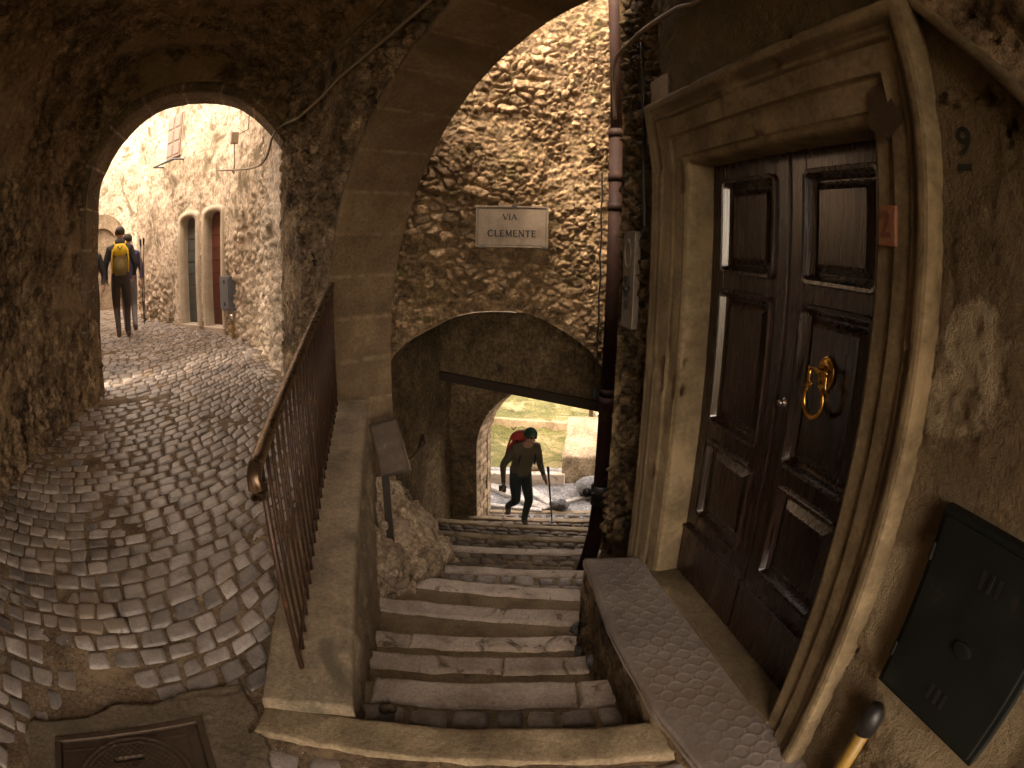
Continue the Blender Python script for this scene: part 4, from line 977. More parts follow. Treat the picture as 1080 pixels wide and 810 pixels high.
# ------------------------------------------------------------------ 7. terrain outside the lower arch
m = MB(); m.box((-150, -150, -2.9), (300, 0, 0), (0, 300, 0), (0, 0, .3)); o = m.build('ground', M['grass']); o['kind'] = 'structure'
def grassland():
    xs = np.arange(-8, 9, .09); ys = np.arange(9.0, 26, .09); X, Y = np.meshgrid(xs, ys, indexing='ij'); P = np.stack([X, Y, 0*X], -1)
    z = -2.28+.0*X+.055*(Y-9.3)
    e = Y-(11.9-.18*X); z = z+.16*sst(e, -.03, .05)
    e2 = Y-(16.6-.25*X); z = z+.2*sst(e2, -.03, .1)+.05*fbm(P, .8, 4, 3)+.02*fbm(P, 5, 4, 4)
    P[..., 2] = z
    o = surf('grass_terrace', M['grass'], P, None, (0, 0, 50), N=np.broadcast_to(np.array([0., 0, 1]), P.shape)); o['kind'] = 'structure'
grassland()
def tufts():
    rnd = np.random.RandomState(4); n = 9000; x = rnd.uniform(-2.5, 4.2, n); y = rnd.uniform(9.7, 17, n)
    z = -2.28+.055*(y-9.3)+.16*(y > 11.9-.18*x)+.2*(y > 16.6-.25*x)-.01
    keep = fbm(np.stack([x, y, 0*x], -1), 1.0, 3, 8) > -.15; x, y, z = x[keep], y[keep], z[keep]; n = len(x)
    h = rnd.uniform(.03, .08, n); a = rnd.uniform(0, 6.28, n); w_ = .010
    V = np.zeros((n, 3, 3)); V[:, 0] = np.stack([x-w_*np.cos(a), y-w_*np.sin(a), z], -1); V[:, 1] = np.stack([x+w_*np.cos(a), y+w_*np.sin(a), z], -1)
    V[:, 2] = np.stack([x+rnd.uniform(-.03, .03, n), y+rnd.uniform(-.03, .03, n), z+h], -1)
    o = mesh_obj('grass', V.reshape(-1, 3), np.arange(n*3).reshape(n, 3), M['blade']); tag(o, 'short yellow green grass growing on the terrace', 'grass', kind='stuff')
M['blade'] = flat('grass_blade', (.17, .165, .055), .8)
tufts()
def paving():
    xs = np.arange(-1.6, 3.2, .03); ys = np.arange(7.4, 9.75, .03); X, Y = np.meshgrid(xs, ys, indexing='ij'); P = np.stack([X, Y, -2.2+0*X], -1)
    F1, F2, ID = worley(P, (8, 8, 8), 5); P[..., 2] += .012*sst(F2-F1, 0, .2)+.01*fbm(P, 2, 3, 3)-.02
    o = surf('path', M['greyrock'], P, None, (0, 0, 50), attrs={'sid': ID}, N=np.broadcast_to(np.array([0., 0, 1]), P.shape)); o['kind'] = 'structure'
paving()
for i, q in enumerate([((-.42, 8.78), (-.30, 8.90), (.66, 7.98), (.52, 7.88)), ((.16, 8.82), (.30, 8.90), (.80, 8.02), (.68, 7.93)), ((.72, 8.04), (.80, 8.18), (1.5, 8.62), (1.46, 8.46)), ((-.6, 8.15), (-.55, 8.05), (.5, 7.82), (.5, 7.93))]):
    a, b, c, d = q
    o = block('kerb_strip', M['white'] if 'white' in M else M.setdefault('white', rock('pale_kerb', (.30, .28, .27), (.40, .38, .36), (.50, .475, .45), 4, 40, None, None, bump=.4, bdist=.004)), (a, d, c, b), -2.3, -2.165, seed=400+i, wear=.008, step=.03); o['kind'] = 'structure'
o = block('kerb_strip', M['nosing'], ((-.75, 8.95), (.95, 8.95), (.95, 9.10), (-.75, 9.10)), -2.3, -2.02, seed=410, wear=.012, step=.03); o['kind'] = 'structure'
o = block('terrace_edge', M['kerbst'], ((-3, 12.42), (2.6, 11.41), (2.62, 11.53), (-3, 12.55)), -2.3, -1.93, seed=411, wear=.02, step=.05); o['kind'] = 'structure'
# low wall right outside
def lowwall():
    m = MB()
    a, b, c, d = (.92, 9.15), (2.6, 9.9), (3.0, 10.9), (1.05, 10.15)
    pts = [a, (2.8, 8.75), (2.9, 9.9), (1.0, 9.75)]
    o = block('low_wall', M['lowwall'], ((.90, 9.02), (3.2, 9.02), (3.2, 10.6), (1.12, 10.6)), -2.35, lambda x, y: -1.72+.17*(y-9.02)+0*x, seed=420, wear=.03, step=.04)
    return o
o = lowwall(); tag(o, 'low buff plastered wall block beside the path outside', 'wall')
def boulder(name, c, r, sq, seed, label, mat='greyrock', cat='rock'):
    m = MB(); m.ball(c, r, 22, sq, seed=seed, amp=.45); o = m.build(name, M[mat], smooth=True); tag(o, label, cat); return o
boulder('boulder', (1.42, 8.50, -2.04), .30, (1.15, .8, .55), 5, 'large grey boulder at the right beside the low wall')
boulder('boulder', (.78, 7.98, -2.13), .14, (1.2, .7, .6), 8, 'small grey rock at the end of the pale kerb strips')
boulder('boulder', (.25, 9.35, -2.05), .22, (1.4, .8, .6), 12, 'low pale stone on the grass behind the walking hiker', 'lowwall')
st = thing('stone_bench', (.1, 15.2, -1.7), 'grey stone bench at the top of the grass', 'bench')
m = MB(); m.box((-.55, 15.0, -1.52), (1.35, -.25, 0), (.12, .55, 0), (0, 0, .12)); m.build('seat', M['nosing'], st, bevel=.02)
for x in (-.35, .45):
    m = MB(); m.box((x, 15.0, -2.0), (.2, 0, 0), (.05, .35, 0), (0, 0, .47)); m.build('leg', M['kerbst'], st, bevel=.02)
m = MB(); m.box((1.78, 12.2, -2.2), (.09, 0, 0), (0, .09, 0), (0, 0, 1.7)); o = m.build('wooden_post', M['iron']); tag(o, 'thin dark brown post by the dry stone wall beyond the grass', 'post')
def drywall():
    ls = np.arange(0, 3.4, .02); zz = np.arange(-2.2, .5, .02); U, V = np.meshgrid(ls, zz, indexing='ij'); P = np.stack([1.95+U, 12.35+.1*U, V], -1)
    d, at = dR(P*1.0+7); return surf('dry_stone_wall', M['street'], P, d*1.3, (0, 5, 0), attrs={'sid': at['sid']}, N=np.broadcast_to(np.array([0., 1, 0]), P.shape))
tag(drywall(), 'pale dry stone wall at the right edge of the grass', 'wall')
grid_wall('boundary_wall', M['lowwall'], [(-9, 25), (0, 24.5), (9, 25)], -2, 2.5, .2, 101, (0, 0, 0), 'long pale wall closing the grass terrace far behind', 'wall')

# ------------------------------------------------------------------ 8. railing
rl = thing('railing', (-1.1, 2.9, .3), 'rusty iron railing with round bars standing on the parapet beside the stairs', 'railing')
ra, rb = Vector((-.86, 1.64, 0)), Vector((-1.405, 4.17, 0)); rzb = lambda t_: .085+.47*((ra.y+(rb.y-ra.y)*t_-1.45)/2.8); rzt = lambda t_: 1.085+.43*t_
m = MB(); hp = []
dirn = (ra-rb).normalized()
scr = []
h1 = ra+Vector((0, 0, rzt(0)))
for k in range(0, 13):
    t_ = 1-k/12; hp.append(ra+(rb-ra)*t_+Vector((0, 0, rzt(t_))))
def hrail(pts, w_, h_):
    loops = []
    for i, p_ in enumerate(pts):
        tg = (pts[min(i+1, len(pts)-1)]-pts[max(i-1, 0)]).normalized(); sd = tg.cross(Vector((0, 0, 1))); 
        if sd.length < .2: sd = dirn.cross(Vector((0, 0, 1)))
        sd.normalize(); up_ = sd.cross(tg).normalized()
        lp = []
        for k in range(12):
            a = 2*math.pi*k/12; ca, sa = math.cos(a), math.sin(a)
            lp.append(p_+sd*(w_*math.copysign(abs(ca)**.7, ca))+up_*(h_*math.copysign(abs(sa)**.7, sa)))
        loops.append(lp)
    m_ = MB(); m_.loft(loops); m_.add(loops[0], [tuple(range(12))[::-1]]); return m_
end = [h1+dirn*.05+Vector((0, 0, -.004)), h1+dirn*.085+Vector((0, 0, -.016)), h1+dirn*.105+Vector((0, 0, -.045)), h1+dirn*.11+Vector((0, 0, -.08)), h1+dirn*.098+Vector((0, 0, -.112)), h1+dirn*.068+Vector((0, 0, -.125)), h1+dirn*.04+Vector((0, 0, -.112)), h1+dirn*.032+Vector((0, 0, -.085))]
hrail(hp+end, .026, .014).build('handrail', M['rail'], rl, smooth=True)
nb = 25
for k in range(nb):
    t_ = k/(nb-1); p_ = ra+(rb-ra)*t_; zb_, zt_ = rzb(t_)-.03, rzt(t_)-.012
    q = MB(); r_ = .0125 if k == 0 else .0085
    q.tube([p_+Vector((0, 0, zb_)), p_+Vector((rs.uniform(-.003, .003), rs.uniform(-.003, .003), (zb_+zt_)/2)), p_+Vector((0, 0, zt_))], r_, 8); q.build('baluster', M['iron'], rl, smooth=True)
m = MB()
m.box(ra+Vector((0, 0, rzt(0)-.045)), (rb-ra)+Vector((0, 0, rzt(1)-rzt(0))), (.008, .002, 0), (0, 0, .028)); m.build('top_bar', M['iron'], rl)
m = MB(); m.box(ra+Vector((-.004, 0, rzb(0)+.05)), (rb-ra)+Vector((0, 0, rzb(1)-rzb(0))), (.010, .002, 0), (0, 0, .022)); m.build('bottom_bar', M['iron'], rl)

# info lectern on the rock
lt = thing('information_lectern', (-1.01, 4.1, -.75), 'small tilted metal information panel on a post on the rock', 'sign')
m = MB(); m.box((-1.035, 4.10, -.82), (.05, 0, 0), (0, .02, 0), (0, 0, .86)); m.box((-1.045, 4.095, -.82), (.012, 0, 0), (0, .035, 0), (0, 0, .86)); m.box((-.993, 4.095, -.82), (.012, 0, 0), (0, .035, 0), (0, 0, .86)); m.box((-1.07, 4.05, -.745), (.12, 0, 0), (0, .12, 0), (0, 0, .012)); m.build('post', M['steel_d'] if 'steel_d' in M else M.setdefault('steel_d', flat('dull_metal', (.12, .10, .08), .4, .7)), lt, bevel=.002)
pa, pbb, pc, pd = Vector((-1.00, 3.96, .02)), Vector((-.77, 3.96, .09)), Vector((-.91, 4.24, .40)), Vector((-1.16, 4.24, .36))
e1, e2 = (pbb-pa), (pd-pa); nz = e1.cross(e2).normalized()
if nz.y > 0: nz = -nz
m = MB(); m.box(pa-nz*.02, e1, e2, nz*.018); bdp = m.build('panel', M['panelface'], lt, bevel=.002)
m = MB()
for (o_, a_, b_) in ((pa, e1, e2*.03), (pa+e2*.97, e1, e2*.03), (pa+e2*.03, e1*.03, e2*.94), (pa+e1*.97+e2*.03, e1*.03, e2*.94)): m.box(o_-nz*.024, a_, b_, nz*.032)
m.build('panel_frame', M['steel_d'], lt, bevel=.002)
hb = thing('wall_handrail', (-.9, 5, 0), 'dark iron handrail bar running into the tunnel behind the lectern', 'handrail')
m = MB(); m.tube([(-.95, 4.25, -.02), (-.78, 4.75, .02), (-.93, 5.5, -.15)], .016, 8); m.tube([(-.93, 5.5, -.15), (-1.15, 6.5, -.7)], .016, 8); m.build('bar', M['iron'], hb, smooth=True)

# ------------------------------------------------------------------ 9. street sign
sg = thing('street_sign', (-.03, 4.99, 1.77), 'marble street plate reading VIA CLEMENTE on the rubble wall', 'sign')
m = MB(); m.box((-.345, 4.985, 1.785), (.64, 0, 0), (0, .05, 0), (0, 0, .375)); m.build('plate', M['marble'], sg, bevel=.004)
m = MB()
for (x, z, w_, h_) in ((-.345, 1.785, .64, .014), (-.345, 2.146, .64, .014), (-.345, 1.7995, .014, .346), (.281, 1.7995, .014, .346)): m.box((x-.001, 4.978, z), (w_+.002, 0, 0), (0, .006, 0), (0, 0, h_))
m.build('rim', M['marble'], sg, bevel=.002)
m = MB()
for (x, z, w_, h_) in ((-.328, 1.803, .606, .004), (-.328, 2.138, .606, .004), (-.328, 1.808, .004, .329), (.274, 1.808, .004, .329)): m.box((x, 4.9825, z), (w_, 0, 0), (0, .002, 0), (0, 0, h_))
m.build('border_line', M['letter'], sg)
m = MB()
for x, z in ((-.03, 2.15), (-.30, 1.777), (.24, 1.777)): m = MB(); m.box((x, 4.970, z), (.045, 0, 0), (0, .03, 0), (0, 0, .018)); m.build('clamp', M['black'], sg)
SERIF = {'V': [((0, 1), (.42, 0), .15), ((.42, 0), (.82, 1), .07)], 'I': [((.15, 0), (.15, 1), .15)], 'A': [((0, 0), (.42, 1), .07), ((.42, 1), (.85, 0), .15), ((.18, .36), (.66, .36), .06)],
         'L': [((.12, 0), (.12, 1), .15), ((.05, .03), (.62, .03), .07), ((.60, .0), (.62, .22), .05)], 'E': [((.12, 0), (.12, 1), .15), ((.05, .03), (.62, .03), .07), ((.05, .97), (.60, .97), .07), ((.12, .52), (.5, .52), .06), ((.60, .0), (.63, .20), .05), ((.59, .82), (.59, 1), .05), ((.5, .42), (.5, .62), .05)],
         'M': [((.08, 0), (.12, 1), .07), ((.12, 1), (.48, .08), .15), ((.48, .08), (.84, 1), .07), ((.84, 1), (.88, 0), .15)], 'N': [((.1, 0), (.1, 1), .07), ((.1, 1), (.78, 0), .15), ((.78, 0), (.78, 1), .07)], 'T': [((.38, 0), (.38, 1), .15), ((.0, .97), (.76, .97), .07), ((.02, .8), (.02, 1), .05), ((.74, .8), (.74, 1), .05)], 'C': []}
SW_ = {'V': .82, 'I': .30, 'A': .85, 'L': .66, 'E': .68, 'M': .96, 'N': .88, 'T': .76, 'C': .85}
SFOOT = {'I': [(.15, 0), (.15, 1)], 'V': [(0, 1), (.82, 1)], 'A': [(0, 0), (.85, 0)], 'L': [(.12, 1)], 'M': [(.08, 0), (.88, 0), (.1, 1), (.86, 1)], 'N': [(.1, 0), (.1, 1), (.78, 1)], 'T': [(.38, 0)]}
def lettering(word, cx, z0, h, parent):
    gap = .20; tot = sum(SW_[c] for c in word)+gap*(len(word)-1); x = cx-tot*h/2; m = MB()
    for ch in word:
        def bar(p, q, th):
            th = th*1.25+.035
            a = Vector((x+p[0]*h, 4.9815, z0+p[1]*h)); b = Vector((x+q[0]*h, 4.9815, z0+q[1]*h)); d = (b-a); n = Vector((-d.z, 0, d.x)).normalized()*th*h/2
            m.add([a-n, b-n, b+n, a+n, a-n+Vector((0, .003, 0)), b-n+Vector((0, .003, 0)), b+n+Vector((0, .003, 0)), a+n+Vector((0, .003, 0))], [(0, 1, 2, 3), (4, 7, 6, 5), (0, 4, 5, 1), (1, 5, 6, 2), (2, 6, 7, 3), (3, 7, 4, 0)])
        for p, q, th in SERIF[ch]: bar(p, q, th)
        for (fx, fz) in SFOOT.get(ch, []): bar((fx-.12, fz), (fx+.12, fz), .045)
        if ch == 'C':
            n_ = 18
            for k in range(n_):
                a0, a1 = R(50+k*260/n_), R(50+(k+1)*260/n_); th = .07+.09*math.sin(math.pi*(k+.5)/n_)
                bar((.45+.42*math.cos(a0), .5+.5*math.sin(a0)), (.45+.42*math.cos(a1), .5+.5*math.sin(a1)), th)
            bar((.74, .72), (.76, .98), .05); bar((.74, .05), (.76, .25), .05)
        x += (SW_[ch]+gap)*h
    return m.build('lettering', M['letter'], parent)
lettering('VIA', -.045, 2.035, .050, sg); lettering('CLEMENTE', -.025, 1.885, .056, sg)

# ------------------------------------------------------------------ 10. downpipe, cables, wall fittings
dp = thing('downpipe', (.88, 4.9, -1.3), 'dark red brown metal downpipe running down the rubble wall corner', 'pipe')
m = MB(); m.tube([(.89, 4.90, 5.4), (.885, 4.90, 2.72)], .055, 16); m.tube([(.885, 4.90, 2.9), (.875, 4.90, .42)], .066, 16); m.build('upper_pipe', M['pipe'], dp, smooth=True)
m = MB(); m.tube([(.875, 4.90, .46), (.875, 4.9, .40), (.875, 4.9, -.55), (.86, 4.90, -.95), (.80, 4.88, -1.30), (.74, 4.86, -1.5)], [.078, .074, .074, .080, .085, .085], 16); m.build('lower_pipe', M['pipe'], dp, smooth=True)
for z in (2.86, 2.45, 2.18, .5, -.35):
    q = MB(); q.tube([(.882, 4.90, z-.035), (.882, 4.90, z+.035)], .073, 16); q.tube([(.90, 4.95, z), (.90, 5.1, z)], .012, 8); q.build('collar', M['pipe'], dp, smooth=True)
q = MB(); q.tube([(.875, 4.86, -.52), (.74, 4.82, -.47)], .024, 10); q.ball((.73, 4.82, -.465), .045, 12); q.tube([(.875, 4.9, -.62), (.875, 4.9, -.42)], .095, 14); q.build('valve', M['black'], dp, smooth=True)
ch = thing('chain', (.78, 5.03, .3), 'dark cable hanging down the rubble wall left of the downpipe', 'cable')
m = MB(); m.tube([(.775, 5.02, 2.5)]+[(.775+.006*math.sin(k*1.9), 5.02, 2.4-.115*k) for k in range(17)], .009, 6); m.build('cable', M['black'], ch); m = MB(); m.tube([(.775, 5.02, .52), (.775, 5.02, .42)], .03, 8); m.build('plug', M['black'], ch)
def cable(name, pts, r, label, mat='wire'):
    m = MB(); P_ = [Vector(p) for p in pts]; out = []
    for i in range(len(P_)-1):
        p0_, p1_, p2_, p3_ = P_[max(i-1, 0)], P_[i], P_[i+1], P_[min(i+2, len(P_)-1)]
        for k in range(8):
            t_ = k/8; out.append(.5*((2*p1_)+(p2_-p0_)*t_+(2*p0_-5*p1_+4*p2_-p3_)*t_*t_+(3*p1_-p0_-3*p2_+p3_)*t_**3))
    out.append(P_[-1]); m.tube(out, r, 8); o = m.build(name, M[mat], smooth=True); tag(o, label, 'cable'); return o
bp_ = lambda s_, z, c=1.545: Vector(sc(s_, c, z).tolist())
cable('electric_cable', [Vector(swp(LD-.62, 3.05, -.3)), (-2.85, 5.75, 2.80), (-2.45, 5.25, 3.02), bp_(5.40, 3.09), bp_(4.9, 3.04), bp_(4.34, 3.07), bp_(3.9, 3.13), bp_(3.38, 3.17), bp_(2.9, 3.22), bp_(2.5, 3.26, 1.52), bp_(1.9, 3.4, 1.45), bp_(1.0, 3.5, 1.3)], .013, 'thick pale cable looping up from the street arch along the ceiling')
cable('thin_wire', [bp_(5.35, 3.36, 1.50), bp_(4.39, 3.38, 1.50), bp_(3.14, 3.43, 1.48), bp_(1.8, 3.55, 1.3)], .004, 'thin dark wire running above the thick cable on the vault', 'black')
cable('wall_cable', [dw(-.92, -.03, 2.62), dw(-.93, -.03, 2.83), dw(-.86, -.04, 3.02), dw(-.6, -.04, 3.06), dw(-.37, -.045, 3.06), dw(0, -.05, 3.03), dw(.3, -.05, 2.98), dw(.8, -.05, 3.1), dw(1.2, -.06, 3.3)], .012, 'cable curving over the top of the door surround')
cable('conduit', [dw(-.47, -.03, 3.0), dw(-.475, -.03, 2.6), dw(-.475, -.03, 2.2), dw(-.45, -.03, 1.9)], .010, 'thin dark conduit running down beside the left of the door surround', 'black')
# bracket lamp/junction box on street wall
jb = thing('junction_box', Vector(swp(LD-.9, 3.2)), 'small dark junction box with wires on the street wall near the arch', 'box')
m = MB(); j0 = Vector(swp(LD-.78, 3.42, -.12)); m.cbox(j0, .11, .08, .17, rot=.7); m.build('box', M['wire'], jb, bevel=.008)
m = MB(); m.tube([j0, Vector(swp(LD-.80, 3.1, -.10)), Vector(swp(LD-.78, 2.98, -.10)), Vector(swp(LD-.95, 3.0, -.2))], .010, 8); m.tube([j0+Vector((.1, -.1, .1)), j0+Vector((.35, -.25, .12)), j0+Vector((.36, -.26, .40))], .008, 6); m.tube([j0+Vector((.1, -.1, .2)), j0+Vector((.45, -.3, -.02))], .006, 6); m.build('wiring', M['wire'], jb)
M['icplate'] = flat('dull_plate', (.17, .14, .11), .5, .3, .3, 20)
# intercom plate left of the door frame
ic = thing('intercom', dw(-.68, -.01, 1.3), 'narrow metal intercom plate with oval grille left of the door', 'intercom')
m = MB(); m.box(dw(-.76, -.028, 1.33), dw(.17, 0, 0)-dw(0, 0, 0), dw(0, .04, 0)-dw(0, 0, 0), (0, 0, .56)); m.build('plate', M['icplate'], ic, bevel=.004)
m = MB(); n_ = 20; ov = lambda k_, d_: [dw(-.675+.045*k_*math.cos(2*math.pi*i/n_), d_, 1.76+.085*k_*math.sin(2*math.pi*i/n_)) for i in range(n_)][::-1]
m.loft([ov(1, -.029), ov(1, -.037), ov(.85, -.037), ov(.8, -.032)]); m.build('grille', M['icplate'], ic)
m = MB(); m.box(dw(-.70, -.04, 1.51), dw(.04, 0, 0)-dw(0, 0, 0), dw(0, .012, 0)-dw(0, 0, 0), (0, 0, .12)); m.ball(dw(-.655, -.045, 1.56), .022, 10); m.box(dw(-.70, -.036, 1.44), dw(.03, 0, 0)-dw(0, 0, 0), dw(0, .01, 0)-dw(0, 0, 0), (0, 0, .05)); m.build('lock', M['black'], ic)
m = MB(); m.box(dw(-.40, -.018, 2.60), dw(.20, 0, 0)-dw(0, 0, 0), dw(0, .03, 0)-dw(0, 0, 0), (0, 0, .13)); o = m.build('wall_plate', M['marble'], bevel=.004); tag(o, 'small pale stone plate on the wall above the left end of the door surround', 'plate')
# number tile and stencil
tl = thing('number_tile', dw(1.275, -.045, 1.84), 'terracotta house number tile 2 on the right door jamb', 'number tile')
m = MB(); m.box(dw(1.238, -.052, 1.845), dw(.07, 0, 0)-dw(0, 0, 0), dw(0, .03, 0)-dw(0, 0, 0), (0, 0, .115)); m.build('tile', M['tile'], tl, bevel=.006)
def wtext(body, w_, z, size, dep, mat, parent, name='numeral', ext=.002, sx=1):
    cu = bpy.data.curves.new(name, 'FONT'); cu.body = body; cu.size = size; cu.extrude = ext; cu.align_x = 'CENTER'; cu.align_y = 'CENTER'; cu.offset = size*.015
    o = bpy.data.objects.new('t', cu); COL.objects.link(o); bpy.context.view_layer.update()
    me = bpy.data.meshes.new_from_object(o.evaluated_get(bpy.context.evaluated_depsgraph_get())); bpy.data.objects.remove(o)
    X_ = Vector((DD[0], DD[1], 0)); N_ = Vector((-DN[0], -DN[1], 0)); base = dw(w_, dep, z)
    V = [tuple(base+X_*v.co.x*sx+Vector((0, 0, v.co.y))+N_*v.co.z) for v in me.vertices]; Fc = [tuple(p_.vertices) for p_ in me.polygons]
    return mesh_obj(name, V, Fc, M[mat], parent, smooth=False)
wtext('2', 1.273, 1.903, .105, -.054, 'tileink', tl, sx=.8)
o = wtext('9', 1.53, 2.135, .105, .003, 'letter', None, 'stencilled_number', .002); tag(o, 'black stencilled number 9 with a dash on the wall right of the door', 'number')
m = MB(); m.box(dw(1.505, .001, 2.06), dw(.045, 0, 0)-dw(0, 0, 0), dw(0, .008, 0)-dw(0, 0, 0), (0, 0, .018)); m.build('dash', M['letter'], o)
# dark green meter box
gb = thing('meter_box', dw(1.83, -.03, .65), 'large dark green metal meter box on the wall right of the door', 'meter box')
m = MB(); m.box(dw(1.60, -.018, .645), dw(.47, 0, 0)-dw(0, 0, 0), dw(0, .05, 0)-dw(0, 0, 0), (0, 0, .585)); bb = m.build('frame', M['green'], gb, bevel=.005)
m = MB(); m.box(dw(1.618, -.030, .663), dw(.434, 0, 0)-dw(0, 0, 0), dw(0, .014, 0)-dw(0, 0, 0), (0, 0, .549)); dr = m.build('door', M['green'], gb, bevel=.006)
m = MB(); m.loft([[dw(1.84+.035*math.cos(2*math.pi*i/16)*k_, d_, .92+.022*math.sin(2*math.pi*i/16)*k_) for i in range(16)][::-1] for k_, d_ in ((1, -.029), (1, -.036), (.8, -.038))]); m.build('lock', M['green'], dr)
m = MB()
for z0 in (.73, 1.09):
    for k in range(3): m = MB(); m.box(dw(1.80+k*.03, -.0325, z0), dw(.012, 0, 0)-dw(0, 0, 0), dw(0, .004, 0)-dw(0, 0, 0), (0, 0, .05)); m.build('vent_slot', M['black'], dr)
for z0 in (.76, 1.08):
    q = MB(); q.tube([dw(1.612, -.028, z0), dw(1.612, -.028, z0+.05)], .007, 8); q.build('hinge', M['green'], gb)
gas_pipe(dw(1.665, -.04, .0), dw(1.665, -.04, .50), None, 'yellow gas pipe with black fitting below the dark green meter box', .0275)

# small debris on the dirty landing
def pebbles():
    m = MB(); rnd = random.Random(8)
    for k in range(420):
        x, y = (rnd.gauss(-.98, .10), rnd.gauss(1.18, .12)) if k < 200 else (rnd.uniform(-2.2, .7), rnd.uniform(.8, 2.2))
        if y > 1.27 and x > -1.0: continue
        r_ = rnd.uniform(.002, .0065); m.ball((x, y, float(zf(x, y))+.006+r_*.4), r_, 6, (1, .8, .7))
    o = m.build('gravel', M['kerbst'], smooth=True); tag(o, 'loose grit and small pebbles scattered on the landing', 'gravel', kind='stuff')
pebbles()
m = MB(); m.ball((-.53, 1.72, -.165), .035, 12, (1.3, .8, .7), seed=4, amp=.6); o = m.build('stone', M['lowwall'], smooth=True); tag(o, 'small white stone lying on the first step down', 'stone')
m = MB(); m.ball((-3.55, 2.10, .06), .22, 16, (.6, 1, .9), seed=9, amp=.4); o = m.build('guard_stone', M['boulder'], smooth=True); tag(o, 'rounded guard stone against the foot of the left passage wall', 'stone')
for i, (x, y, z, r_) in enumerate(((.50, 2.30, -.36, .07), (.47, 2.62, -.55, .08), (.50, 3.05, -.72, .07))):
    m = MB(); m.ball((x, y, z), r_, 14, (1, 1.2, .7), seed=20+i, amp=.5); o = m.build('stone', M['greyrock'], smooth=True)
    tag(o, ['small loose stone wedged against the ledge at the second step', 'loose stone against the ledge at the third step', 'loose stone against the ledge at the fourth step'][i], 'stone')

# ------------------------------------------------------------------ 11. people
M['skin'] = flat('skin', (.42, .25, .17), .55); M['jacket'] = flat('dark_jacket', (.028, .027, .034), .8); M['trous'] = flat('dark_trousers', (.045, .034, .030), .85)
M['boot'] = flat('boots', (.13, .10, .085), .8); M['sole'] = flat('sole', (.25, .2, .16), .9); M['ybag'] = flat('yellow_fabric', (.72, .50, .02), .7); M['gbag'] = flat('olive_fabric', (.17, .13, .045), .8)
M['grey'] = flat('grey_trousers', (.22, .20, .20), .9); M['purple'] = flat('purple_jacket', (.06, .045, .11), .8); M['pink'] = flat('pink_fabric', (.55, .12, .22), .8)
M['sweater'] = flat('brown_fleece', (.115, .095, .055), .95, 0, .25, 60); M['teal'] = flat('dark_teal_trousers', (.025, .038, .038), .85); M['hat'] = flat('green_beanie', (.035, .10, .045), .9)
M['redbag'] = flat('red_fabric', (.42, .045, .03), .75); M['hair'] = flat('dark_hair', (.02, .014, .010), .6); M['blue'] = flat('blue_cloth', (.12, .25, .55), .8); M['beige'] = flat('beige_cloth', (.55, .45, .38), .9)
def person(loc, yaw, J, bones, mats, label, sub=2, rootj='pelvis'):
    names = list(J); idx = {n: i for i, n in enumerate(names)}
    me = bpy.data.meshes.new('person'); me.from_pydata([J[n][0] for n in names], [(idx[a], idx[b]) for a, b, _ in bones], [])
    o = bpy.data.objects.new('person', me); COL.objects.link(o)
    sk = o.modifiers.new('skin', 'SKIN'); ly = me.skin_vertices[0] if me.skin_vertices else None
    if ly is None: bpy.context.view_layer.update(); ly = me.skin_vertices[0]
    for n, i in idx.items():
        r_ = J[n][1]; ly.data[i].radius = (r_, r_) if not isinstance(r_, tuple) else r_; ly.data[i].use_root = (n == rootj)
    sb = o.modifiers.new('sub', 'SUBSURF'); sb.levels = sub; sb.render_levels = sub
    bpy.context.view_layer.update()
    m2 = bpy.data.meshes.new_from_object(o.evaluated_get(bpy.context.evaluated_depsgraph_get())); bpy.data.objects.remove(o)
    for m_ in mats: m2.materials.append(m_)
    S = [(np.array(J[a][0]), np.array(J[b][0]), k) for a, b, k in bones]
    for p_ in m2.polygons:
        c = np.array(p_.center); best = (9, 0)
        for a, b, k in S:
            ab = b-a; t_ = np.clip(np.dot(c-a, ab)/(np.dot(ab, ab)+1e-9), 0, 1); d = np.linalg.norm(c-a-ab*t_)
            if d < best[0]: best = (d, k)
        p_.material_index = best[1]; p_.use_smooth = True
    m2.name = 'person'; o = bpy.data.objects.new('person', m2); COL.objects.link(o); o.location = loc; o.rotation_euler = (0, 0, yaw)
    return tag(o, label, 'person')
def hand(J, bones, nm, wr, dirv, side, k, sgn=1):
    w_ = Vector(wr); d = Vector(dirv).normalized(); s_ = Vector(side).normalized(); n_ = d.cross(s_)
    J[nm+'palm'] = (tuple(w_+d*.07), .034); bones.append((nm+'wrist', nm+'palm', k))
    for i, (off, ln) in enumerate(((-.024, .055), (-.008, .065), (.009, .062), (.025, .050))):
        J[f'{nm}f{i}a'] = (tuple(w_+d*.10+s_*off*1.1), .011); J[f'{nm}f{i}b'] = (tuple(w_+d*(.10+ln)+s_*off*1.25+n_*.02*sgn), .008)
        bones += [(nm+'palm', f'{nm}f{i}a', k), (f'{nm}f{i}a', f'{nm}f{i}b', k)]
    J[nm+'ta'] = (tuple(w_+d*.055-s_*.045+n_*.01*sgn), .012); J[nm+'tb'] = (tuple(w_+d*.095-s_*.058+n_*.03*sgn), .009)
    bones += [(nm+'wrist', nm+'ta', k), (nm+'ta', nm+'tb', k)]
def childat(p, mb, name, mat, smooth=True):
    """part given in the person's local frame"""
    V = np.array(mb.v); ca, sa = math.cos(p.rotation_euler.z), math.sin(p.rotation_euler.z)
    me = bpy.data.meshes.new(name); me.from_pydata([tuple(v) for v in V], [], mb.f)
    for m_ in (mat if isinstance(mat, list) else [mat]): me.materials.append(m_)
    for i, q in enumerate(me.polygons): q.use_smooth = smooth; q.material_index = mb.m[i]
    o = bpy.data.objects.new(name, me); COL.objects.link(o); o.parent = p; return o
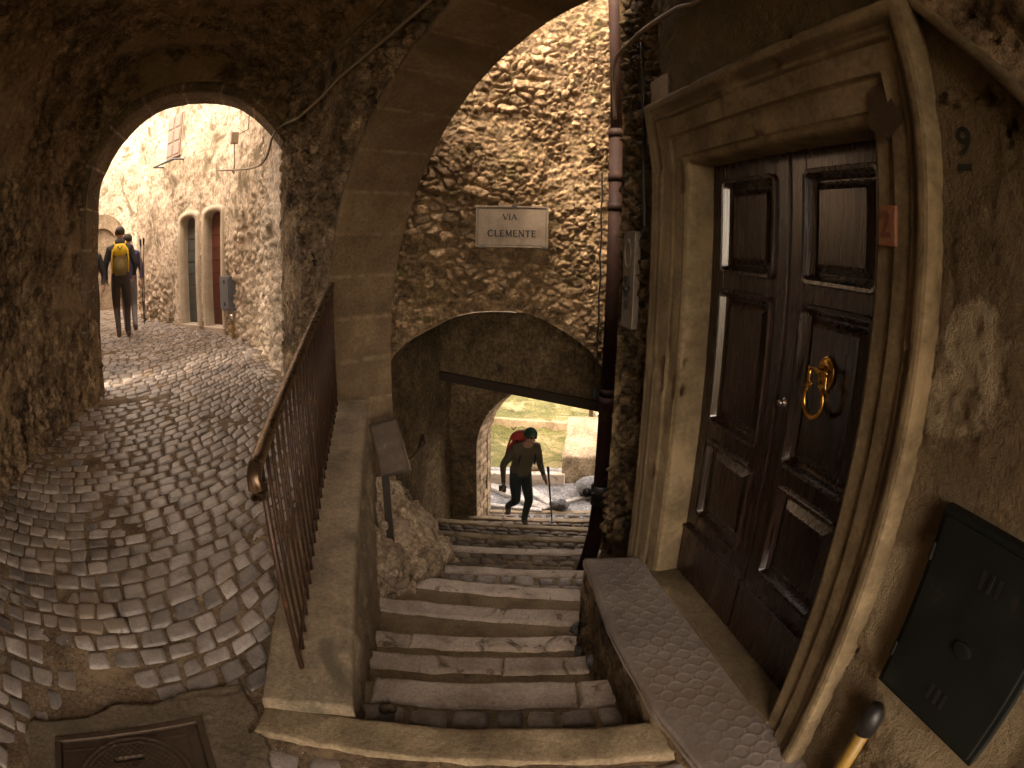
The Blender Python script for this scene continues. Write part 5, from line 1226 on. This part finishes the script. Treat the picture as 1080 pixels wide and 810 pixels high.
def base_person(h=1.78, lean=0, legs=None, arms=None, look=0):
    """local frame: x right, y forward, z up"""
    f = h/1.78
    def lp(y, z, x=0): return (x, y+lean*max(0, z-.95), z)
    J = {'pelvis': (lp(0, .95), (.165, .12)), 'belly': (lp(.0, 1.10), (.16, .115)), 'chest': (lp(0, 1.32), (.205, .135)), 'yoke': (lp(-.005, 1.44), (.13, .09)), 'neck': (lp(.005, 1.53), .055),
         'jaw': (lp(.035, 1.60), (.062, .07)), 'skull': (lp(.02+look, 1.69), (.077, .092)), 'crown': (lp(.015+look, 1.745), (.05, .06))}
    bones = [('pelvis', 'belly', 0), ('belly', 'chest', 0), ('chest', 'yoke', 0), ('yoke', 'neck', 0), ('neck', 'jaw', 2), ('jaw', 'skull', 2), ('skull', 'crown', 2)]
    for sgn, nm in ((-1, 'L'), (1, 'R')):
        sh = lp(-.01, 1.43, .185*sgn); J[nm+'sho'] = (sh, .078); el, wr = arms[nm]; J[nm+'elb'] = (el, .056); J[nm+'wrist'] = (wr, .030)
        bones += [('yoke', nm+'sho', 0), (nm+'sho', nm+'elb', 0), (nm+'elb', nm+'wrist', 0)]
        d = Vector(wr)-Vector(el); hand(J, bones, nm, wr, d, (0, 1, 0) if abs(d.normalized().y) < .8 else (0, 0, 1), 2, -sgn)
        hp, kn, an, toe = legs[nm]; J[nm+'hip'] = (hp, .108); J[nm+'knee'] = (kn, .070); J[nm+'calf'] = (tuple((Vector(kn)*.62+Vector(an)*.38)+Vector((0, -.012, 0))), .06); J[nm+'ank'] = (an, .045); 
        a, t_ = Vector(an), Vector(toe); J[nm+'heel'] = (tuple(a+(a-t_)*.18+Vector((0, 0, -.035))), .042); J[nm+'ball'] = (tuple(a+(t_-a)*.7+Vector((0, 0, -.01))), (.048, .036)); J[nm+'toe'] = (toe, (.04, .026))
        bones += [('pelvis', nm+'hip', 1), (nm+'hip', nm+'knee', 1), (nm+'knee', nm+'calf', 1), (nm+'calf', nm+'ank', 1), (nm+'ank', nm+'heel', 3), (nm+'ank', nm+'ball', 3), (nm+'ball', nm+'toe', 3)]
    if f != 1: J = {k: (tuple(np.array(v[0])*f), v[1]) for k, v in J.items()}
    return J, bones
def face_parts(p, c, hairmat, cap=None, f=1.0, glasses=False):
    """c = centre of the skull in the local frame"""
    c = Vector(c); m = MB()
    m.tube([c+Vector((0, .085, .0)), c+Vector((0, .112, -.035)), c+Vector((0, .095, -.045))], [.010, .016, .010], 8)
    childat(p, m, 'nose', M['skin'])
    for s_ in (-1, 1): m = MB(); m.ball(c+Vector((s_*.082, .0, -.03)), .03, 8, (.35, .7, 1)); childat(p, m, 'ear', M['skin'])
    m = MB(); m.tube([c+Vector((-.025, .088, -.075)), c+Vector((0, .096, -.076)), c+Vector((.025, .088, -.075))], .006, 6); childat(p, m, 'mouth', M['redbag'])
    m = MB()
    for s_ in (-1, 1):
        if not glasses: m = MB()
        m.ball(c+Vector((s_*.032, .086, -.005)), .022 if glasses else .012, 8, (1, .5, .8))
        if not glasses: childat(p, m, 'eye', M['black'])
    if glasses: m.tube([c+Vector((-.085, .02, .0)), c+Vector((-.05, .085, .0)), c+Vector((.05, .085, .0)), c+Vector((.085, .02, .0))], .005, 6)
    if glasses: childat(p, m, 'sunglasses', M['black'])
    m = MB(); m.ball(c+Vector((0, -.012, .022)), .1, 16, (.93, 1.08, .95)); 
    m.v = [(v[0], v[1], max(v[2], c.z-.03) if v[1] < c.y+.05 else max(v[2], c.z+.03)) for v in m.v]
    childat(p, m, 'hair' if cap is None else 'beanie', hairmat)
# man with the yellow rucksack, walking away up the street
ya = -.62
legsA = {'L': ((-.09, 0, .92), (-.10, .13, .50), (-.09, -.03, .10), (-.10, .14, .045)), 'R': ((.09, 0, .92), (.09, .06, .50), (.08, -.26, .17), (.08, -.16, .06))}
legsA = {'L': ((-.09, 0, .92), (-.09, .05, .50), (-.08, -.28, .20), (-.08, -.20, .06)), 'R': ((.09, 0, .92), (.10, .10, .50), (.09, .06, .09), (.10, .24, .035))}
armsA = {'L': ((-.27, -.03, 1.16), (-.25, .14, .98)), 'R': ((.27, -.03, 1.16), (.25, .16, 1.0))}
J, bn = base_person(1.80, .03, legsA, armsA); LP = (-6.22, 7.17, float(zf(-6.22, 7.17)))
yawA = math.atan2(.66, .75)+.0
pA = person(LP, yawA, J, bn, [M['jacket'], M['trous'], M['skin'], M['boot']], 'man in dark jacket walking away up the street with a yellow rucksack')
face_parts(pA, (0, .05, 1.70), M['hair'])
m = MB(); m.tube([(0, -.02, 1.50), (0, -.06, 1.53), (0, -.10, 1.50)], [.09, .10, .06], 12); childat(pA, m, 'hood', M['jacket'])
for s_ in (-1, 1): m = MB(); m.tube([(s_*.085, -.10, 1.50), (s_*.10, -.02, 1.555), (s_*.115, .09, 1.49), (s_*.12, .13, 1.35)], .018, 8); childat(pA, m, 'strap', M['ybag'])
def at_person(p, v): return Matrix.Translation(p.location) @ Matrix.Rotation(p.rotation_euler.z, 4, 'Z') @ (Vector(v)*p.scale.x)
def backpack(p, c, w_, h_, d_, m1, m2, label, lean=0):
    """rounded sack on the back: local centre c of its base"""
    t_ = thing('backpack', at_person(p, c), label, 'backpack')
    def sack(w0, d0, z0, z1, yo, n=8, k=1.0, mat=None, name='bag', tp=.75):
        m = MB(); loops = []
        for i in range(n+1):
            u = i/n; z = z0+(z1-z0)*u; s_ = (math.sin(math.pi*min(max(u, .04), .96))**.28)*(1-(1-tp)*u)
            lp = []
            for q in range(16):
                a = 2*math.pi*q/16; ca, sa = math.cos(a), math.sin(a)
                lp.append(at_person(p, (c[0]+w0/2*s_*math.copysign(abs(ca)**.6, ca), c[1]+yo+d0/2*s_*math.copysign(abs(sa)**.6, sa)+lean*(z), c[2]+z)))
            loops.append(lp)
        m.loft(loops); m.add(loops[0], [tuple(range(16))[::-1]]); return m.build(name, M[mat], t_, smooth=True)
    sack(w_, d_, 0, h_*.82, 0, mat=m2, name='bag'); sack(w_*.98, d_*1.04, h_*.62, h_, -.01, mat=m1, name='lid', tp=.8)
    sack(w_*.62, d_*.5, h_*.10, h_*.5, -d_*.42, mat=m2, name='pocket')
    for s_ in (-1, 1):
        m = MB(); m.tube([at_person(p, (c[0]+s_*w_*.47, c[1]-.02, c[2]+.05)), at_person(p, (c[0]+s_*w_*.49, c[1]-.03+lean*h_*.5, c[2]+h_*.5)), at_person(p, (c[0]+s_*w_*.42, c[1]-.02+lean*h_*.8, c[2]+h_*.85))], .014, 6); m.build('side_band', M[m1], t_, smooth=True)
    m = MB(); m.tube([at_person(p, (c[0]-.04, c[1]-d_*.5, c[2]+h_*.92)), at_person(p, (c[0], c[1]-d_*.58, c[2]+h_*.80)), at_person(p, (c[0]+.04, c[1]-d_*.5, c[2]+h_*.92))], .008, 6); m.build('buckle_loop', M['black'], t_)
    return t_
backpack(pA, (0, -.23, 1.02), .30, .50, .20, 'ybag', 'gbag', 'yellow and olive rucksack on the back of the man in the street')
# companion mostly hidden behind him, poles in the hand
legsB = {'L': ((-.09, 0, .92), (-.09, .06, .50), (-.08, .02, .09), (-.08, .2, .035)), 'R': ((.09, 0, .92), (.10, .10, .50), (.09, -.10, .12), (.10, .04, .04))}
armsB = {'L': ((-.27, 0, 1.15), (-.26, .05, .90)), 'R': ((.28, .0, 1.14), (.26, -.10, .95))}
J, bn = base_person(1.66, .03, legsB, armsB); xB, yB = -6.55, 7.78
pB = person((xB, yB, float(zf(xB, yB))), yawA, J, bn, [M['purple'], M['grey'], M['skin'], M['boot']], 'walker in purple blue jacket hidden behind the yellow rucksack man')
face_parts(pB, (0, .05, 1.59), M['hair'])
def pole(p, a, b, label, grip=True):
    A, B = at_person(p, a), at_person(p, b); t_ = thing('trekking_pole', B if B.z < A.z else A, label, 'trekking pole')
    m = MB(); m.tube([A, A+(B-A)*.5, B], [.014, .012, .008], 8); m.build('shaft', M['steel_d'], t_, smooth=True)
    m = MB(); m.tube([A, A-(B-A).normalized()*.11, A-(B-A).normalized()*.13], [.016, .019, .01], 8); m.build('grip', M['black'], t_, smooth=True)
    m = MB(); e_ = (B-A).normalized(); m.tube([B-e_*.06, B-e_*.045], .035, 10); m.build('basket', M['black'], t_); return t_
pole(pB, (.24, -.13, 1.45), (.26, -.14, .12), 'trekking pole held upright by the hidden walker, the left one'); pole(pB, (.30, -.10, 1.47), (.28, -.08, .15), 'trekking pole held upright by the hidden walker, the right one')
# two walkers cut by the left jamb
J, bn = base_person(1.70, .02, legsB, armsB); xC, yC = -7.85, 8.05
pC = person((xC, yC, float(zf(xC, yC))), yawA+.3, J, bn, [M['beige'], M['jacket'], M['skin'], M['boot']], 'walker in pale jacket and dark trousers beyond the left jamb of the street arch')
face_parts(pC, (0, .05, 1.62), M['hair'])
backpack(pC, (0, -.22, 1.0), .28, .44, .18, 'pink', 'purple', 'purple rucksack with pink lid worn beyond the left jamb of the arch')
xD, yD = -6.47, 6.62
J, bn = base_person(1.68, .02, legsA, armsB)
pD = person((xD, yD, float(zf(xD, yD))), yawA, J, bn, [M['jacket'], M['trous'], M['skin'], M['boot']], 'dark dressed walker almost hidden by the left jamb of the street arch')
face_parts(pD, (0, .05, 1.60), M['hair'])
# woman climbing the stairs, facing the camera
legsW = {'R': ((.09, 0, .90), (.12, .14, .52), (.13, -.20, .27), (.14, -.10, .16)), 'L': ((-.09, 0, .90), (-.10, .16, .50), (-.06, .06, .09), (-.07, .22, .035))}
armsW = {'R': ((.31, .02, 1.14), (.33, .10, .86)), 'L': ((-.27, .16, 1.12), (-.26, .34, .98))}
J, bn = base_person(1.62, .42, legsW, armsW, look=.03)
pW = person((.13, 7.05, -1.995), math.pi+.42, J, bn, [M['sweater'], M['teal'], M['skin'], M['boot']], 'hiker in green beanie and brown fleece climbing the stairs with a pole')
pW.scale = (.93,)*3
sk = np.array(J['skull'][0]); face_parts(pW, (0, sk[1], sk[2]), M['hat'], cap=True, glasses=True)
backpack(pW, (-.02, -.17, 1.02), .36, .50, .24, 'redbag', 'redbag', 'red rucksack on the back of the hiker on the stairs', lean=.42)
for s_ in (-1, 1): m = MB(); m.tube([(s_*.10, .06, 1.40), (s_*.11, .17, 1.37), (s_*.12, .25, 1.22), (s_*.13, .2, 1.05)], .016, 8); childat(pW, m, 'strap', M['black'])
pole(pW, (-.25, .42, .95), (-.38, .36, .10), 'dark trekking pole planted on the steps by the climbing hiker')
cm = thing('camera', at_person(pW, (.33, .13, .72)), 'small dark camera held low in the hand of the climbing hiker', 'camera')
m = MB(); m.cbox(at_person(pW, (.33, .13, .68)), .10, .06, .08); m.build('body', M['black'], cm, bevel=.01)
m = MB(); p_ = at_person(pW, (.33, .16, .72)); m.tube([p_, p_+Vector((0, -.05, 0))], [.034, .030], 12); m.build('lens', M['steel'], cm, smooth=True)
